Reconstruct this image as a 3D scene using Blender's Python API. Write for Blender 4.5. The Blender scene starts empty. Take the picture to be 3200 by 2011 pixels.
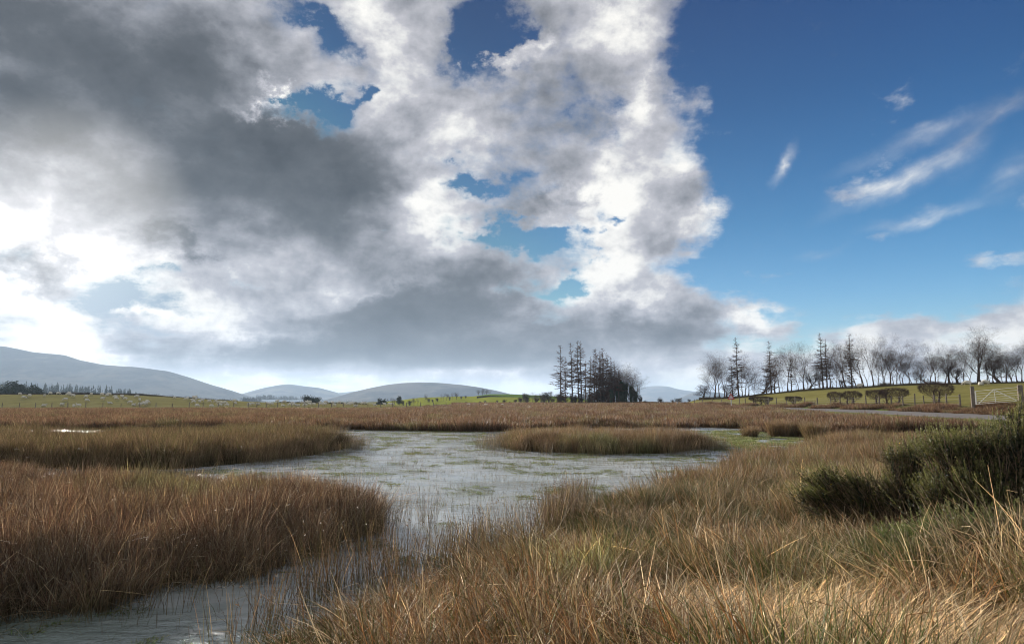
import bpy, math, random
import numpy as np
from mathutils import Vector

random.seed(7)
rng = np.random.default_rng(7)
SC = bpy.context.scene
COL = SC.collection

# ------------------------------------------------------------------ camera
CAM_H = 1.9
FPX = 2133.3
PITCH = math.atan((1255 - 1005.5) / FPX)
cam_data = bpy.data.cameras.new('camera')
cam_data.sensor_width = 36.0
cam_data.lens = 24.0
cam_data.clip_start = 0.05
cam_data.clip_end = 40000
cam = bpy.data.objects.new('camera', cam_data)
COL.objects.link(cam)
cam.location = (0, 0, CAM_H)
cam.rotation_euler = (math.pi / 2 + PITCH, 0, 0)
SC.camera = cam

def ray(px, py):
    """world direction of a point of the photograph (3200 px wide)"""
    u = (px - 1600.0) / FPX
    v = -(py - 1005.5) / FPX
    d = Vector((u, math.cos(PITCH) - v * math.sin(PITCH), math.sin(PITCH) + v * math.cos(PITCH)))
    return d

def on_level(px, py, z=0.0):
    d = ray(px, py)
    t = (z - CAM_H) / d.z
    return (d.x * t, d.y * t)

def at_depth(px, py, Y):
    d = ray(px, py)
    t = Y / d.y
    return Vector((d.x * t, Y, CAM_H + d.z * t))

# ------------------------------------------------------------------ exposure
SC.view_settings.view_transform = 'Standard'
SC.view_settings.look = 'None'
SC.view_settings.gamma = 1.0
SC.view_settings.exposure = 1.0
SC.render.engine = 'CYCLES'
SC.cycles.use_denoising = True
SC.cycles.max_bounces = 8
SC.cycles.diffuse_bounces = 5
SC.cycles.sample_clamp_indirect = 4.0
SC.cycles.glossy_bounces = 3
SC.cycles.transmission_bounces = 2
SC.cycles.volume_bounces = 0
SC.cycles.filter_width = 1.05
SC.cycles.caustics_reflective = False
SC.cycles.caustics_refractive = False

# ------------------------------------------------------------------ sun
sd = ray(215, 690).normalized()
SUN_EL = math.asin(sd.z)
SUN_AZ = math.atan2(sd.x, sd.y)
sun_data = bpy.data.lights.new('sun', 'SUN')
sun_data.energy = 5.0
sun_data.angle = math.radians(1.5)
sun_data.color = (1.0, 0.93, 0.83)
sun = bpy.data.objects.new('sun', sun_data)
COL.objects.link(sun)
sun.rotation_euler = (-sd).to_track_quat('-Z', 'Y').to_euler()
sun.location = (0, 0, 60)

# ------------------------------------------------------------------ node helper
class NG:
    def __init__(self, tree):
        self.t = tree
        self.n = tree.nodes
        self.l = tree.links
    def new(self, typ, **kw):
        nd = self.n.new(typ)
        for k, v in kw.items():
            setattr(nd, k, v)
        return nd
    def link(self, a, b):
        self.l.new(a, b)
    def put(self, sock, v):
        if isinstance(v, bpy.types.NodeSocket):
            self.l.new(v, sock)
        else:
            sock.default_value = v
    def m(self, op, a, b=None, c=None, clamp=False):
        nd = self.new('ShaderNodeMath', operation=op, use_clamp=clamp)
        self.put(nd.inputs[0], a)
        if b is not None: self.put(nd.inputs[1], b)
        if c is not None: self.put(nd.inputs[2], c)
        return nd.outputs[0]
    def vm(self, op, a, b=None, s=None):
        nd = self.new('ShaderNodeVectorMath', operation=op)
        self.put(nd.inputs[0], a)
        if b is not None: self.put(nd.inputs[1], b)
        if s is not None: self.put(nd.inputs['Scale'], s)
        return nd.outputs['Value'] if op in ('LENGTH', 'DOT_PRODUCT', 'DISTANCE') else nd.outputs[0]
    def rng(self, v, a, b, c=0.0, d=1.0, smooth=True):
        nd = self.new('ShaderNodeMapRange', interpolation_type='SMOOTHSTEP' if smooth else 'LINEAR')
        self.put(nd.inputs[0], v)
        for i, q in enumerate((a, b, c, d)): self.put(nd.inputs[i + 1], q)
        return nd.outputs[0]
    def noise(self, vec, scale, detail=4, rough=0.5, dist=0.0, lac=2.0, col=False):
        nd = self.new('ShaderNodeTexNoise')
        if vec is not None: self.link(vec, nd.inputs['Vector'])
        nd.inputs['Scale'].default_value = scale
        nd.inputs['Detail'].default_value = detail
        nd.inputs['Roughness'].default_value = rough
        nd.inputs['Distortion'].default_value = dist
        nd.inputs['Lacunarity'].default_value = lac
        return nd.outputs['Color'] if col else nd.outputs['Fac']
    def mix(self, f, a, b, blend='MIX'):
        nd = self.new('ShaderNodeMix', data_type='RGBA', blend_type=blend)
        self.put(nd.inputs[0], f)
        self.put(nd.inputs[6], a)
        self.put(nd.inputs[7], b)
        return nd.outputs[2]
    def ramp(self, fac, stops, interp='LINEAR'):
        nd = self.new('ShaderNodeValToRGB')
        cr = nd.color_ramp
        cr.interpolation = interp
        while len(cr.elements) > 1: cr.elements.remove(cr.elements[-1])
        for i, (p, c) in enumerate(stops):
            e = cr.elements[0] if i == 0 else cr.elements.new(p)
            e.position = p
            e.color = c if len(c) == 4 else (*c, 1)
        self.put(nd.inputs[0], fac)
        return nd.outputs[0]
    def sep(self, v):
        nd = self.new('ShaderNodeSeparateXYZ')
        self.link(v, nd.inputs[0])
        return nd.outputs
    def comb(self, x, y, z):
        nd = self.new('ShaderNodeCombineXYZ')
        self.put(nd.inputs[0], x); self.put(nd.inputs[1], y); self.put(nd.inputs[2], z)
        return nd.outputs[0]

# ------------------------------------------------------------------ sky with clouds (by world direction)
world = bpy.data.worlds.new('World')
SC.world = world
world.use_nodes = True
world.node_tree.nodes.clear()
G = NG(world.node_tree)
SKY_STRENGTH = 0.05
sky = G.new('ShaderNodeTexSky', sky_type='NISHITA')
sky.sun_disc = False
sky.sun_elevation = SUN_EL
sky.sun_rotation = SUN_AZ
sky.altitude = 200
sky.air_density = 1.0
sky.dust_density = 0.6
sky.ozone_density = 3.0
tc = G.new('ShaderNodeTexCoord')
D = tc.outputs['Generated']
dx, dy, dz = G.sep(D)
az = G.m('ARCTAN2', dx, dy)
el = G.m('ARCSINE', dz)

# cloud cover and cloud tone, laid out over the dome: rows by height above the horizon, columns by bearing
GX = [i * 132.9 for i in range(25)]
GY = [r * 1.329 for r in (0, 80, 160, 240, 320, 400, 480, 560, 640, 720, 790, 845, 890, 940)]
COVER = """
9 9 9 9 9 9 7 4 6 8 8 7 1 7 8 8 7 2 1 0 0 0 0 0 0
9 9 9 9 9 9 8 7 4 8 8 5 1 5 8 7 4 0 0 0 0 0 0 0 0
9 9 9 9 9 9 9 8 6 9 8 3 5 5 6 5 2 0 0 0 0 0 0 0 0
9 9 9 9 9 9 8 4 1 8 9 9 7 5 5 7 3 0 0 0 0 0 0 0 0
9 9 9 9 9 9 9 9 7 9 9 9 9 8 8 8 4 0 0 0 0 0 0 0 0
9 9 9 9 9 9 9 9 9 9 8 6 8 9 9 9 7 1 0 0 0 0 0 0 0
9 9 9 9 9 9 9 9 9 7 7 5 8 7 9 9 9 3 0 0 0 0 0 0 0
9 9 9 9 9 9 9 9 9 9 9 7 1 4 7 7 5 0 0 0 0 0 0 0 0
7 6 9 9 9 9 9 9 9 9 9 9 9 7 7 7 3 0 0 0 0 0 0 0 0
8 7 3 2 4 9 9 9 9 9 9 9 7 5 8 9 8 6 1 0 1 2 4 6 8
4 6 4 5 6 8 9 9 9 9 9 9 9 7 9 9 9 5 5 4 6 8 8 8 9
8 9 9 8 8 9 9 9 9 9 9 9 9 9 8 9 9 7 6 6 8 8 8 8 7
9 9 9 8 7 6 4 4 5 8 8 8 8 8 8 8 8 7 6 6 7 7 7 7 6
6 6 6 6 5 5 4 4 5 6 6 6 6 6 6 6 6 5 5 5 5 5 5 5 5
"""
TONE = """
3 3 3 3 3 5 6 5 6 6 6 6 6 6 6 7 6 6 6 6 6 6 6 6 6
3 3 3 3 3 3 6 6 6 7 7 6 6 6 7 6 6 6 6 6 6 6 6 6 6
3 3 3 3 3 3 6 6 6 7 7 6 7 5 6 5 5 6 6 6 6 6 6 6 6
4 3 3 3 3 3 5 5 6 7 7 7 7 5 4 7 6 6 6 6 6 6 6 6 6
4 4 3 3 3 3 3 3 5 6 6 7 7 6 7 7 7 7 7 7 7 7 7 7 7
6 5 3 3 3 3 3 3 3 4 6 7 7 7 7 7 7 7 7 7 7 7 7 7 7
9 9 6 3 3 3 4 3 3 3 7 8 8 7 7 7 7 7 7 7 7 8 8 7 7
9 9 9 7 5 7 7 4 4 7 8 7 6 7 7 7 7 7 7 7 7 7 7 7 7
9 8 9 9 9 8 8 7 5 5 5 5 6 7 7 7 7 7 7 7 7 7 7 7 7
9 9 8 8 9 9 8 6 4 3 3 3 4 7 8 8 8 7 7 7 7 7 7 7 7
8 9 8 8 8 8 6 4 3 3 3 3 3 6 6 4 4 5 8 8 8 8 8 8 8
9 9 9 6 3 3 3 3 3 3 3 3 3 5 6 6 6 7 8 8 8 7 7 7 8
9 9 9 9 8 7 7 7 8 8 7 8 8 8 6 7 8 8 8 8 8 8 7 7 8
8 8 8 8 8 8 8 8 8 8 8 8 8 8 8 8 8 8 8 8 8 8 8 8 8
"""
def grid(txt):
    return np.array([[float(c) for c in ln.split()] for ln in txt.strip().split('\n')])
cover_g, tone_g = grid(COVER), grid(TONE)
def sample(g, px, py):
    px = min(max(px, GX[0]), GX[-1]); py = min(max(py, GY[0]), GY[-1])
    i = min(int(np.searchsorted(GX, px, 'right')) - 1, len(GX) - 2)
    j = min(int(np.searchsorted(GY, py, 'right')) - 1, len(GY) - 2)
    a = (px - GX[i]) / (GX[i + 1] - GX[i]); b = (py - GY[j]) / (GY[j + 1] - GY[j])
    return ((g[j, i] * (1 - a) + g[j, i + 1] * a) * (1 - b) + (g[j + 1, i] * (1 - a) + g[j + 1, i + 1] * a) * b)
cP, sP = math.cos(PITCH), math.sin(PITCH)
def dir_to_px(a, e):
    x = math.cos(e) * math.sin(a); y = math.cos(e) * math.cos(a); z = math.sin(e)
    yc = y * cP + z * sP; zc = -y * sP + z * cP
    return 1600 + FPX * x / yc, 1005.5 - FPX * zc / yc
AZ_N = [math.radians(-44 + 88 * i / 27.0) for i in range(28)]
EL_N = [math.radians(v) for v in (0.5, 2, 3.5, 5.3, 7, 9.2, 11.8, 14.5, 17.2, 20, 23, 26, 29, 33, 37)]
AZ0, AZ1 = -math.pi, math.pi
azn = G.m('DIVIDE', G.m('SUBTRACT', az, AZ0), AZ1 - AZ0)
# wobble the bearings and heights a little so that no edge follows the grid
flat = G.m('ADD', G.m('MAXIMUM', dz, 0.0), 0.16)
P = G.comb(G.m('DIVIDE', dx, flat), G.m('DIVIDE', dy, flat), G.m('MULTIPLY', dz, 1.5))
warp = G.vm('SUBTRACT', G.noise(P, 1.6, 5, 0.55, col=True), (0.5, 0.5, 0.5))
wx, wy, wz = G.sep(warp)
azw = G.m('ADD', azn, G.m('MULTIPLY', wx, 0.030))
elw = G.m('ADD', el, G.m('MULTIPLY', G.m('MULTIPLY', wy, 0.12), G.rng(el, 0.02, 0.35, 0.15, 1.0)))
rows = []
for e in EL_N:
    st = []
    for a in AZ_N:
        px, py = dir_to_px(a, e)
        c = sample(cover_g, px, py) / 8.0
        t = sample(tone_g, px, py) / 9.0
        st.append(((a - AZ0) / (AZ1 - AZ0), (c, t, 0.0)))
    back = (0.72, 0.85, 0.0)  # unseen sky behind the camera, toned up as fill light
    st = [(0.0, back), (0.25, (0.85, 0.6, 0))] + st + [(0.75, (0.45, 0.8, 0)), (1.0, back)]
    rows.append(G.ramp(azw, st, 'LINEAR'))
acc = rows[0]
for k in range(1, len(rows)):
    f = G.rng(elw, EL_N[k - 1], EL_N[k], 0.0, 1.0, smooth=False)
    acc = G.mix(f, acc, rows[k])
cov0, ton0, _ = G.sep(acc)
# single banks, gaps, wisps and shadows: (x, y, half length, half height, tilt, cover, tone) about 1/1.329 of a photo pixel
BANKS = [(735, 268, 60, 26, 10, -.7, 0), (800, 250, 62, 44, 35, -.8, 0), (850, 205, 40, 34, 60, -.6, 0), (760, 35, 170, 34, -25, -.5, 0), (1140, 80, 66, 140, 12, -.8, 0), (1190, 128, 40, 36, 0, 1.0, .2),
         (1235, 90, 35, 60, -20, .6, .2), (1130, 438, 95, 34, 25, -.75, 0), (945, 472, 30, 18, 20, -.7, 0), (905, 498, 30, 14, 0, -.4, 0),
         (1205, 562, 60, 46, 0, -.8, 0), (1275, 548, 80, 30, -5, -.7, 0), (1400, 585, 60, 22, 0, -.7, 0), (1310, 690, 80, 26, 0, -.7, 0), (1345, 455, 50, 60, 30, -.1, -.25),
         
         (1790, 760, 85, 24, 0, .7, .2),
         (1530, 700, 220, 45, 0, .4, .18), (1520, 768, 230, 40, 8, .4, -.3), (1480, 630, 100, 45, 10, .25, .1), (1000, 735, 300, 62, 8, .3, -.34),
         (800, 842, 420, 30, 2, .4, -.42), (640, 797, 250, 20, 12, 0, .3), (1000, 612, 180, 44, 5, 0, -.18), (80, 640, 160, 34, -30, 0, -.42),
         (280, 712, 150, 48, 0, -.55, -.1), (570, 652, 60, 34, 0, -.45, 0), (355, 668, 60, 26, 0, -.45, 0), (375, 742, 66, 22, 10, .8, .2),
         (390, 560, 80, 36, -20, 0, -.35), (430, 592, 70, 24, 0, 0, -.3), (330, 190, 180, 130, 0, 0, -.12), (640, 330, 160, 75, 0, 0, -.18),
         (800, 470, 210, 70, 28, 0, -.25), (670, 268, 80, 20, -8, .3, .5), (1400, 300, 60, 60, 0, -.25, -.1), (1490, 200, 90, 60, 30, .3, .2),
         (1640, 470, 50, 70, 0, .3, .15), (250, 30, 160, 60, 0, 0, .1), (60, 250, 60, 50, 0, 0, .15), (110, 345, 80, 40, 0, 0, .16),
         (560, 60, 120, 60, -35, 0, .1), (1450, 60, 130, 60, 10, .2, .15), (940, 30, 120, 60, 0, .2, .1), (240, 840, 260, 20, 0, .3, .3),
         (100, 750, 120, 40, -10, .2, .25), (860, 700, 200, 14, 14, 0, .15), (1060, 888, 300, 10, 2, .2, -.12), (1130, 868, 300, 9, 0, .1, .18),
         (2200, 770, 320, 24, 6, .2, 0), (1620, 905, 200, 14, 0, .2, -.15)]
lowf = G.rng(el, 0.02, 0.30, 0.18, 1.0)
qn = G.vm('SUBTRACT', G.noise(G.vm('MULTIPLY', D, (1, 1, 1.3)), 11.0, 8, 0.62, col=True), (0.5, 0.5, 0.5))
q1, q2, q3 = G.sep(qn)
wu = G.m('ADD', G.m('MULTIPLY', wx, 0.12), G.m('MULTIPLY', q1, 0.30))
wv = G.m('MULTIPLY', G.m('ADD', G.m('MULTIPLY', wy, 0.09), G.m('MULTIPLY', q2, 0.24)), lowf)
AE = G.comb(G.m('ADD', az, wu), G.m('ADD', el, wv), 0.0)
for (bx_, by_, rx, ry, tilt, dc, dt) in BANKS:
    v = ray(bx_ * 1.329, by_ * 1.329).normalized()
    mp = G.new('ShaderNodeMapping', vector_type='TEXTURE')
    G.link(AE, mp.inputs[0])
    mp.inputs[1].default_value = (math.atan2(v.x, v.y), math.asin(v.z), 0)
    mp.inputs[2].default_value = (0, 0, math.radians(tilt))
    k = 1.329 / FPX * 1.9
    mp.inputs[3].default_value = (rx * k, ry * k, 1)
    gr = G.new('ShaderNodeTexGradient', gradient_type='QUADRATIC_SPHERE')
    G.link(mp.outputs[0], gr.inputs[0])
    f = gr.outputs['Fac']
    if dc: cov0 = G.m('MULTIPLY_ADD', f, dc, cov0)
    if dt: ton0 = G.m('MULTIPLY_ADD', f, dt, ton0)
Q = G.vm('MULTIPLY', D, (1.0, 1.0, 1.35))
fa = G.noise(P, 3.0, 12, 0.58, 0.0)
fb = G.noise(Q, 8.0, 12, 0.60, 0.15)
fine = G.m('ADD', G.m('MULTIPLY', fa, 0.4), G.m('MULTIPLY', fb, 0.6))
fine2 = G.noise(G.vm('ADD', Q, (5.3, 1.7, 2.2)), 6.5, 12, 0.60, 0.15)
amp = G.rng(cov0, 0.45, 1.15, 4.4, 2.4)
cov = G.m('ADD', cov0, G.m('MULTIPLY', G.m('SUBTRACT', fine, 0.5), amp))
mask = G.rng(cov, 0.26, 0.92)
thin = G.rng(cov, 0.50, 1.0)
ton = G.m('ADD', ton0, G.m('MULTIPLY', G.m('SUBTRACT', fine2, 0.5), 1.0))
# relief: the side of each billow that faces the sun is brighter
off = tuple(c * 0.05 for c in (sd.x * .6, sd.y * .6, sd.z + .35))
fb2 = G.noise(G.vm('ADD', Q, off), 6.5, 7, 0.55, 0.1)
fbl = G.noise(Q, 6.5, 7, 0.55, 0.1)
ton = G.m('ADD', ton, G.m('MULTIPLY', G.m('SUBTRACT', fbl, fb2), G.rng(ton0, .25, .75, .9, 1.35)))
ton = G.m('ADD', ton, G.m('MULTIPLY', G.m('SUBTRACT', fine, 0.5), -0.25))
ton = G.m('ADD', ton, G.m('MULTIPLY', G.m('SUBTRACT', 1.0, thin), 0.10))
cloud_col = G.ramp(ton, [(0.0, (0.030, 0.034, 0.042)), (0.30, (0.085, 0.092, 0.105)), (0.45, (0.16, 0.168, 0.19)), (0.62, (0.31, 0.32, 0.355)),
                         (0.80, (0.53, 0.53, 0.57)), (0.92, (0.85, 0.84, 0.82)), (1.0, (1.0, 0.98, 0.93))])
# clear sky: Nishita, pulled to the deep winter blue of the day
hs = G.new('ShaderNodeHueSaturation')
G.link(sky.outputs[0], hs.inputs['Color'])
hs.inputs['Saturation'].default_value = 1.25
hs.inputs['Value'].default_value = 0.8
skyc = G.vm('MINIMUM', hs.outputs[0], (3.6, 3.9, 4.3))
clear = G.mix(1.0, skyc, G.ramp(dz, [(0.0, (1.0, 0.93, 1.0)), (0.06, (0.85, .92, 1.0)), (0.14, (0.60, 0.80, .93)), (0.24, (0.33, 0.63, .75)), (0.4, (0.12, 0.39, 0.55)), (0.6, (0.05, 0.21, 0.41))]), 'MULTIPLY')
clear = G.vm('SCALE', clear, s=G.rng(az, -0.05, 0.6, 1.15, 2.15, smooth=False))
# unseen front-lit clouds behind the camera, brightened to add fill light
clouds10 = G.vm('SCALE', cloud_col, s=G.rng(dy, 0.45, -0.6, 10.0, 16.0))
# glow of the hidden sun through thin cloud
sdot = G.vm('DOT_PRODUCT', D, tuple(sd))
glow = G.rng(sdot, math.cos(math.radians(9)), 1.0, 0.0, 1.0)
# thin fibrous wisps that stand apart in the clear part
wa = 0.0
for (bx_, by_, rx, ry, tilt, k_) in [(1850, 382, 44, 13, 52, 1.0), (2125, 428, 150, 24, 20, .95), (2035, 450, 70, 22, 5, .8), (2180, 507, 110, 16, 10, .7), (2200, 310, 180, 22, 14, .6), (2340, 278, 90, 20, 33, .6),
                                     (2385, 412, 90, 30, 30, .35), (1790, 760, 60, 13, 0, 1.3), (2270, 350, 60, 40, 40, .3), (1940, 600, 60, 12, 15, .25), (1980, 770, 90, 14, 5, .4)]:
    v = ray(bx_ * 1.329, by_ * 1.329).normalized()
    mp = G.new('ShaderNodeMapping', vector_type='TEXTURE')
    G.link(G.comb(G.m('MULTIPLY_ADD', q1, 0.05, az), G.m('MULTIPLY_ADD', q2, 0.05, el), 0.0), mp.inputs[0])
    mp.inputs[1].default_value = (math.atan2(v.x, v.y), math.asin(v.z), 0)
    mp.inputs[2].default_value = (0, 0, math.radians(tilt))
    kk = 1.329 / FPX * 1.5
    mp.inputs[3].default_value = (rx * kk, ry * kk, 1)
    gr = G.new('ShaderNodeTexGradient', gradient_type='QUADRATIC_SPHERE')
    G.link(mp.outputs[0], gr.inputs[0])
    wa = G.m('MULTIPLY_ADD', gr.outputs['Fac'], k_, wa)
fib = G.noise(G.vm('MULTIPLY', G.comb(G.m('ADD', az, G.m('MULTIPLY', el, 0.6)), G.m('SUBTRACT', el, G.m('MULTIPLY', az, 0.33)), 0.0), (9, 40, 1)), 1.0, 7, 0.6, 0.6)
wa = G.m('MULTIPLY', wa, G.rng(fib, 0.25, 0.75, 0.35, 1.15), clamp=True)
mask = G.m('MAXIMUM', mask, G.m('MULTIPLY', wa, 0.8))
ton_w = None
total = G.mix(mask, clear, clouds10)
total = G.vm('ADD', total, G.vm('SCALE', (1.0, 0.95, 0.86), s=G.m('MULTIPLY', glow, 3.0)))
bg = G.new('ShaderNodeBackground')
G.link(total, bg.inputs['Color'])
bg.inputs['Strength'].default_value = SKY_STRENGTH
wo = G.new('ShaderNodeOutputWorld')
G.link(bg.outputs[0], wo.inputs['Surface'])
world.cycles.sampling_method = 'MANUAL'
world.cycles.sample_map_resolution = 512

# ------------------------------------------------------------------ helpers for meshes
def vnoise(x, y, seed=0, octaves=3):
    x = np.asarray(x, float); y = np.asarray(y, float)
    tot = np.zeros_like(x); amp = 1.0; norm = 0.0
    for o in range(octaves):
        xi = np.floor(x).astype(np.int64); yi = np.floor(y).astype(np.int64)
        fx = x - xi; fy = y - yi
        fx = fx * fx * (3 - 2 * fx); fy = fy * fy * (3 - 2 * fy)
        def h(a, b):
            n = (a * 374761393 + b * 668265263 + (seed + o) * 974634777) & 0x7fffffff
            n = ((n ^ (n >> 13)) * 1274126177) & 0x7fffffff
            return ((n ^ (n >> 16)) & 0xffff) / 65535.0
        v = (h(xi, yi) * (1 - fx) + h(xi + 1, yi) * fx) * (1 - fy) + (h(xi, yi + 1) * (1 - fx) + h(xi + 1, yi + 1) * fx) * fy
        tot += v * amp; norm += amp; amp *= 0.5; x = x * 2.03 + 7.1; y = y * 2.03 + 3.7
    return tot / norm
def sstep(a, b, x):
    t = np.clip((np.asarray(x, float) - a) / (b - a), 0, 1)
    return t * t * (3 - 2 * t)
def inside(poly, x, y):
    x = np.asarray(x, float); y = np.asarray(y, float)
    r = np.zeros(x.shape, bool)
    n = len(poly)
    for i in range(n):
        x0, y0 = poly[i]; x1, y1 = poly[(i + 1) % n]
        if y0 == y1: continue
        c = ((y0 > y) != (y1 > y)) & (x < (x1 - x0) * (y - y0) / (y1 - y0) + x0)
        r ^= c
    return r
def edge_dist(poly, x, y):
    x = np.asarray(x, float); y = np.asarray(y, float)
    best = np.full(x.shape, 1e9)
    for i in range(len(poly)):
        x0, y0 = poly[i]; x1, y1 = poly[(i + 1) % len(poly)]
        dx_, dy_ = x1 - x0, y1 - y0
        t = np.clip(((x - x0) * dx_ + (y - y0) * dy_) / (dx_ * dx_ + dy_ * dy_ + 1e-9), 0, 1)
        best = np.minimum(best, np.hypot(x - x0 - t * dx_, y - y0 - t * dy_))
    return best
def new_mesh(name, verts, faces_flat, fsize, mat=None, parent=None, colors=None, smooth=False, link=True):
    """numpy arrays straight into a mesh; faces_flat (n, fsize)"""
    me = bpy.data.meshes.new(name)
    verts = np.asarray(verts, np.float32); faces = np.asarray(faces_flat, np.int32)
    me.vertices.add(len(verts)); me.vertices.foreach_set('co', verts.ravel())
    nf = len(faces)
    me.loops.add(nf * fsize); me.loops.foreach_set('vertex_index', faces.ravel())
    me.polygons.add(nf)
    me.polygons.foreach_set('loop_start', np.arange(nf, dtype=np.int32) * fsize)
    me.polygons.foreach_set('loop_total', np.full(nf, fsize, np.int32))
    if smooth: me.polygons.foreach_set('use_smooth', np.ones(nf, bool))
    me.update(calc_edges=True)
    if colors is not None:
        ca = me.color_attributes.new('Col', 'FLOAT_COLOR', 'POINT')
        c = np.ones((len(verts), 4), np.float32); c[:, :3] = colors
        ca.data.foreach_set('color', c.ravel())
    if mat: me.materials.append(mat)
    ob = bpy.data.objects.new(name, me)
    if link: COL.objects.link(ob)
    if parent is not None: ob.parent = parent
    return ob
def tag(o, label=None, cat=None, group=None, kind=None):
    if label: o['label'] = label
    if cat: o['category'] = cat
    if group: o['group'] = group
    if kind: o['kind'] = kind
    return o
def empty(name, loc=(0, 0, 0), rz=0.0):
    o = bpy.data.objects.new(name, None)
    o.empty_display_size = 0.2
    COL.objects.link(o); o.location = loc; o.rotation_euler = (0, 0, rz)
    return o
def material(name):
    m = bpy.data.materials.new(name); m.use_nodes = True
    m.node_tree.nodes.clear()
    g = NG(m.node_tree)
    out = g.new('ShaderNodeOutputMaterial')
    return m, g, out
def principled(g, out, color, rough=0.8, spec=0.3, normal=None, **kw):
    p = g.new('ShaderNodeBsdfPrincipled')
    g.put(p.inputs['Base Color'], color if isinstance(color, bpy.types.NodeSocket) else (*color, 1))
    g.put(p.inputs['Roughness'], rough)
    p.inputs['Specular IOR Level'].default_value = spec
    if normal is not None: g.link(normal, p.inputs['Normal'])
    for k, v in kw.items(): g.put(p.inputs[k], v)
    g.link(p.outputs[0], out.inputs['Surface'])
    return p
def bump(g, height, strength=0.5, dist=0.1):
    b = g.new('ShaderNodeBump')
    g.link(height, b.inputs['Height'])
    b.inputs['Strength'].default_value = strength; b.inputs['Distance'].default_value = dist
    return b.outputs[0]
def simple_mat(name, c1, c2, scale=3.0, rough=0.85, spec=0.25, b=0.0, detail=5):
    m, g, out = material(name)
    tcn = g.new('ShaderNodeTexCoord')
    n = g.noise(tcn.outputs['Object'], scale, detail, 0.6)
    c = g.ramp(n, [(0.3, c1), (0.7, c2)])
    principled(g, out, c, rough, spec, normal=bump(g, n, b, 0.05) if b else None)
    return m

# ------------------------------------------------------------------ the lie of the land
def P0(px, py): return on_level(px, py, 0.0)
BED_NEAR = [P0(*p) for p in [(-700, 2250), (-300, 1990), (0, 1956), (125, 1925), (290, 1926), (374, 1912), (457, 1876), (560, 1850), (623, 1832), (727, 1846), (851, 1799),
            (934, 1755), (1040, 1735), (1128, 1700), (1190, 1672), (1243, 1652), (1225, 1620), (1150, 1604), (1118, 1600), (1085, 1596), (1000, 1560), (850, 1552), (640, 1560), (420, 1556), (300, 1535), (260, 1546), (130, 1546),
            (90, 1515), (30, 1492), (-60, 1492), (-80, 1640), (-700, 1640)]]
BED_MID = [P0(*p) for p in [(-900, 1475), (100, 1466), (300, 1474), (498, 1470), (747, 1451), (947, 1430), (1040, 1412), (1101, 1399), (1095, 1390), (1000, 1384), (800, 1376), (500, 1383), (330, 1390), (130, 1386), (0, 1378), (-900, 1378)]]
ISLAND = [P0(*p) for p in [(1543, 1396), (1575, 1403), (1606, 1408), (1700, 1414), (1897, 1420), (2050, 1419), (2150, 1412), (2215, 1403), (2222, 1394), (2150, 1384), (1900, 1378), (1700, 1378), (1580, 1384)]]
FAR_SHORE = [P0(*p) for p in [(-1500, 1339), (0, 1338), (200, 1342), (448, 1343), (700, 1341), (900, 1342), (1107, 1343), (1300, 1346), (1523, 1349), (1650, 1342), (1800, 1336), (1990, 1333), (2140, 1333), (2260, 1337), (2330, 1340), (2370, 1346)]]
FAR_SHORE = FAR_SHORE + [P0(*p) for p in [(2400, 1352), (2440, 1363), (2510, 1366), (2560, 1372)]] + [(26.0, 28.0), (24.0, 22.0), (300, 20), (400, 500), (-400, 500), (-400, FAR_SHORE[0][1])]
BANK = [P0(*p) for p in [(680, 2400), (720, 2120), (800, 2045), (900, 1990), (1020, 1940), (1150, 1890), (1280, 1860), (1380, 1835), (1500, 1770), (1640, 1725), (1695, 1690),
        (1715, 1640), (1790, 1600), (1950, 1575), (2100, 1540), (2250, 1490), (2400, 1450), (2500, 1420), (2560, 1400), (2600, 1385)]] + [(22.5, 26.0), (60, 20), (30, -6), (-3, -6), (-3.0, 3.0)]
MARSH = [P0(*p) for p in [(2225, 1346), (2330, 1345), (2340, 1356), (2380, 1364), (2450, 1368), (2560, 1374), (2640, 1380), (2600, 1400), (2560, 1425), (2400, 1415), (2330, 1402), (2240, 1378), (2222, 1372)]]
BEDS = dict(near=BED_NEAR, mid=BED_MID, island=ISLAND, far=FAR_SHORE, bank=BANK, marsh=MARSH)

def S_of(x, y):
    """bearing as a number that grows from 0 at the left edge of the view to 3200 at the right edge"""
    y = np.maximum(y, 1e-3)
    return np.clip(1600 + 2148.0 * x / y, -1200, 4400)
def R_at(s, tab): return np.interp(s, [t[0] for t in tab], [t[1] for t in tab])
LEFT_CREST = [(-600, 1231), (0, 1232), (200, 1232), (400, 1233.5), (500, 1238), (600, 1244), (700, 1250), (850, 1257), (1000, 1259), (1150, 1262), (1300, 1266)]
HILLOCK = [(1130, 1262), (1180, 1256), (1250, 1250), (1310, 1242), (1400, 1239), (1480, 1238), (1530, 1231), (1600, 1231), (1680, 1235), (1800, 1240), (1900, 1256)]
RIDGE_Y = [(2050, 1262), (2150, 1252), (2180, 1247), (2290, 1243), (2345, 1238), (2400, 1231), (2500, 1221), (2600, 1214), (2700, 1211), (2800, 1205), (2900, 1201), (3050, 1200), (3200, 1196), (3500, 1190)]
RIDGE_D = [(2150, 172), (2300, 168), (2600, 155), (2900, 142), (3200, 132), (3600, 118)]
def fence_x(y):
    return np.interp(y, [30, 58, 75, 100, 130, 160, 220], [41, 41.5, 43.5, 43, 41.5, 40, 38])
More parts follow.
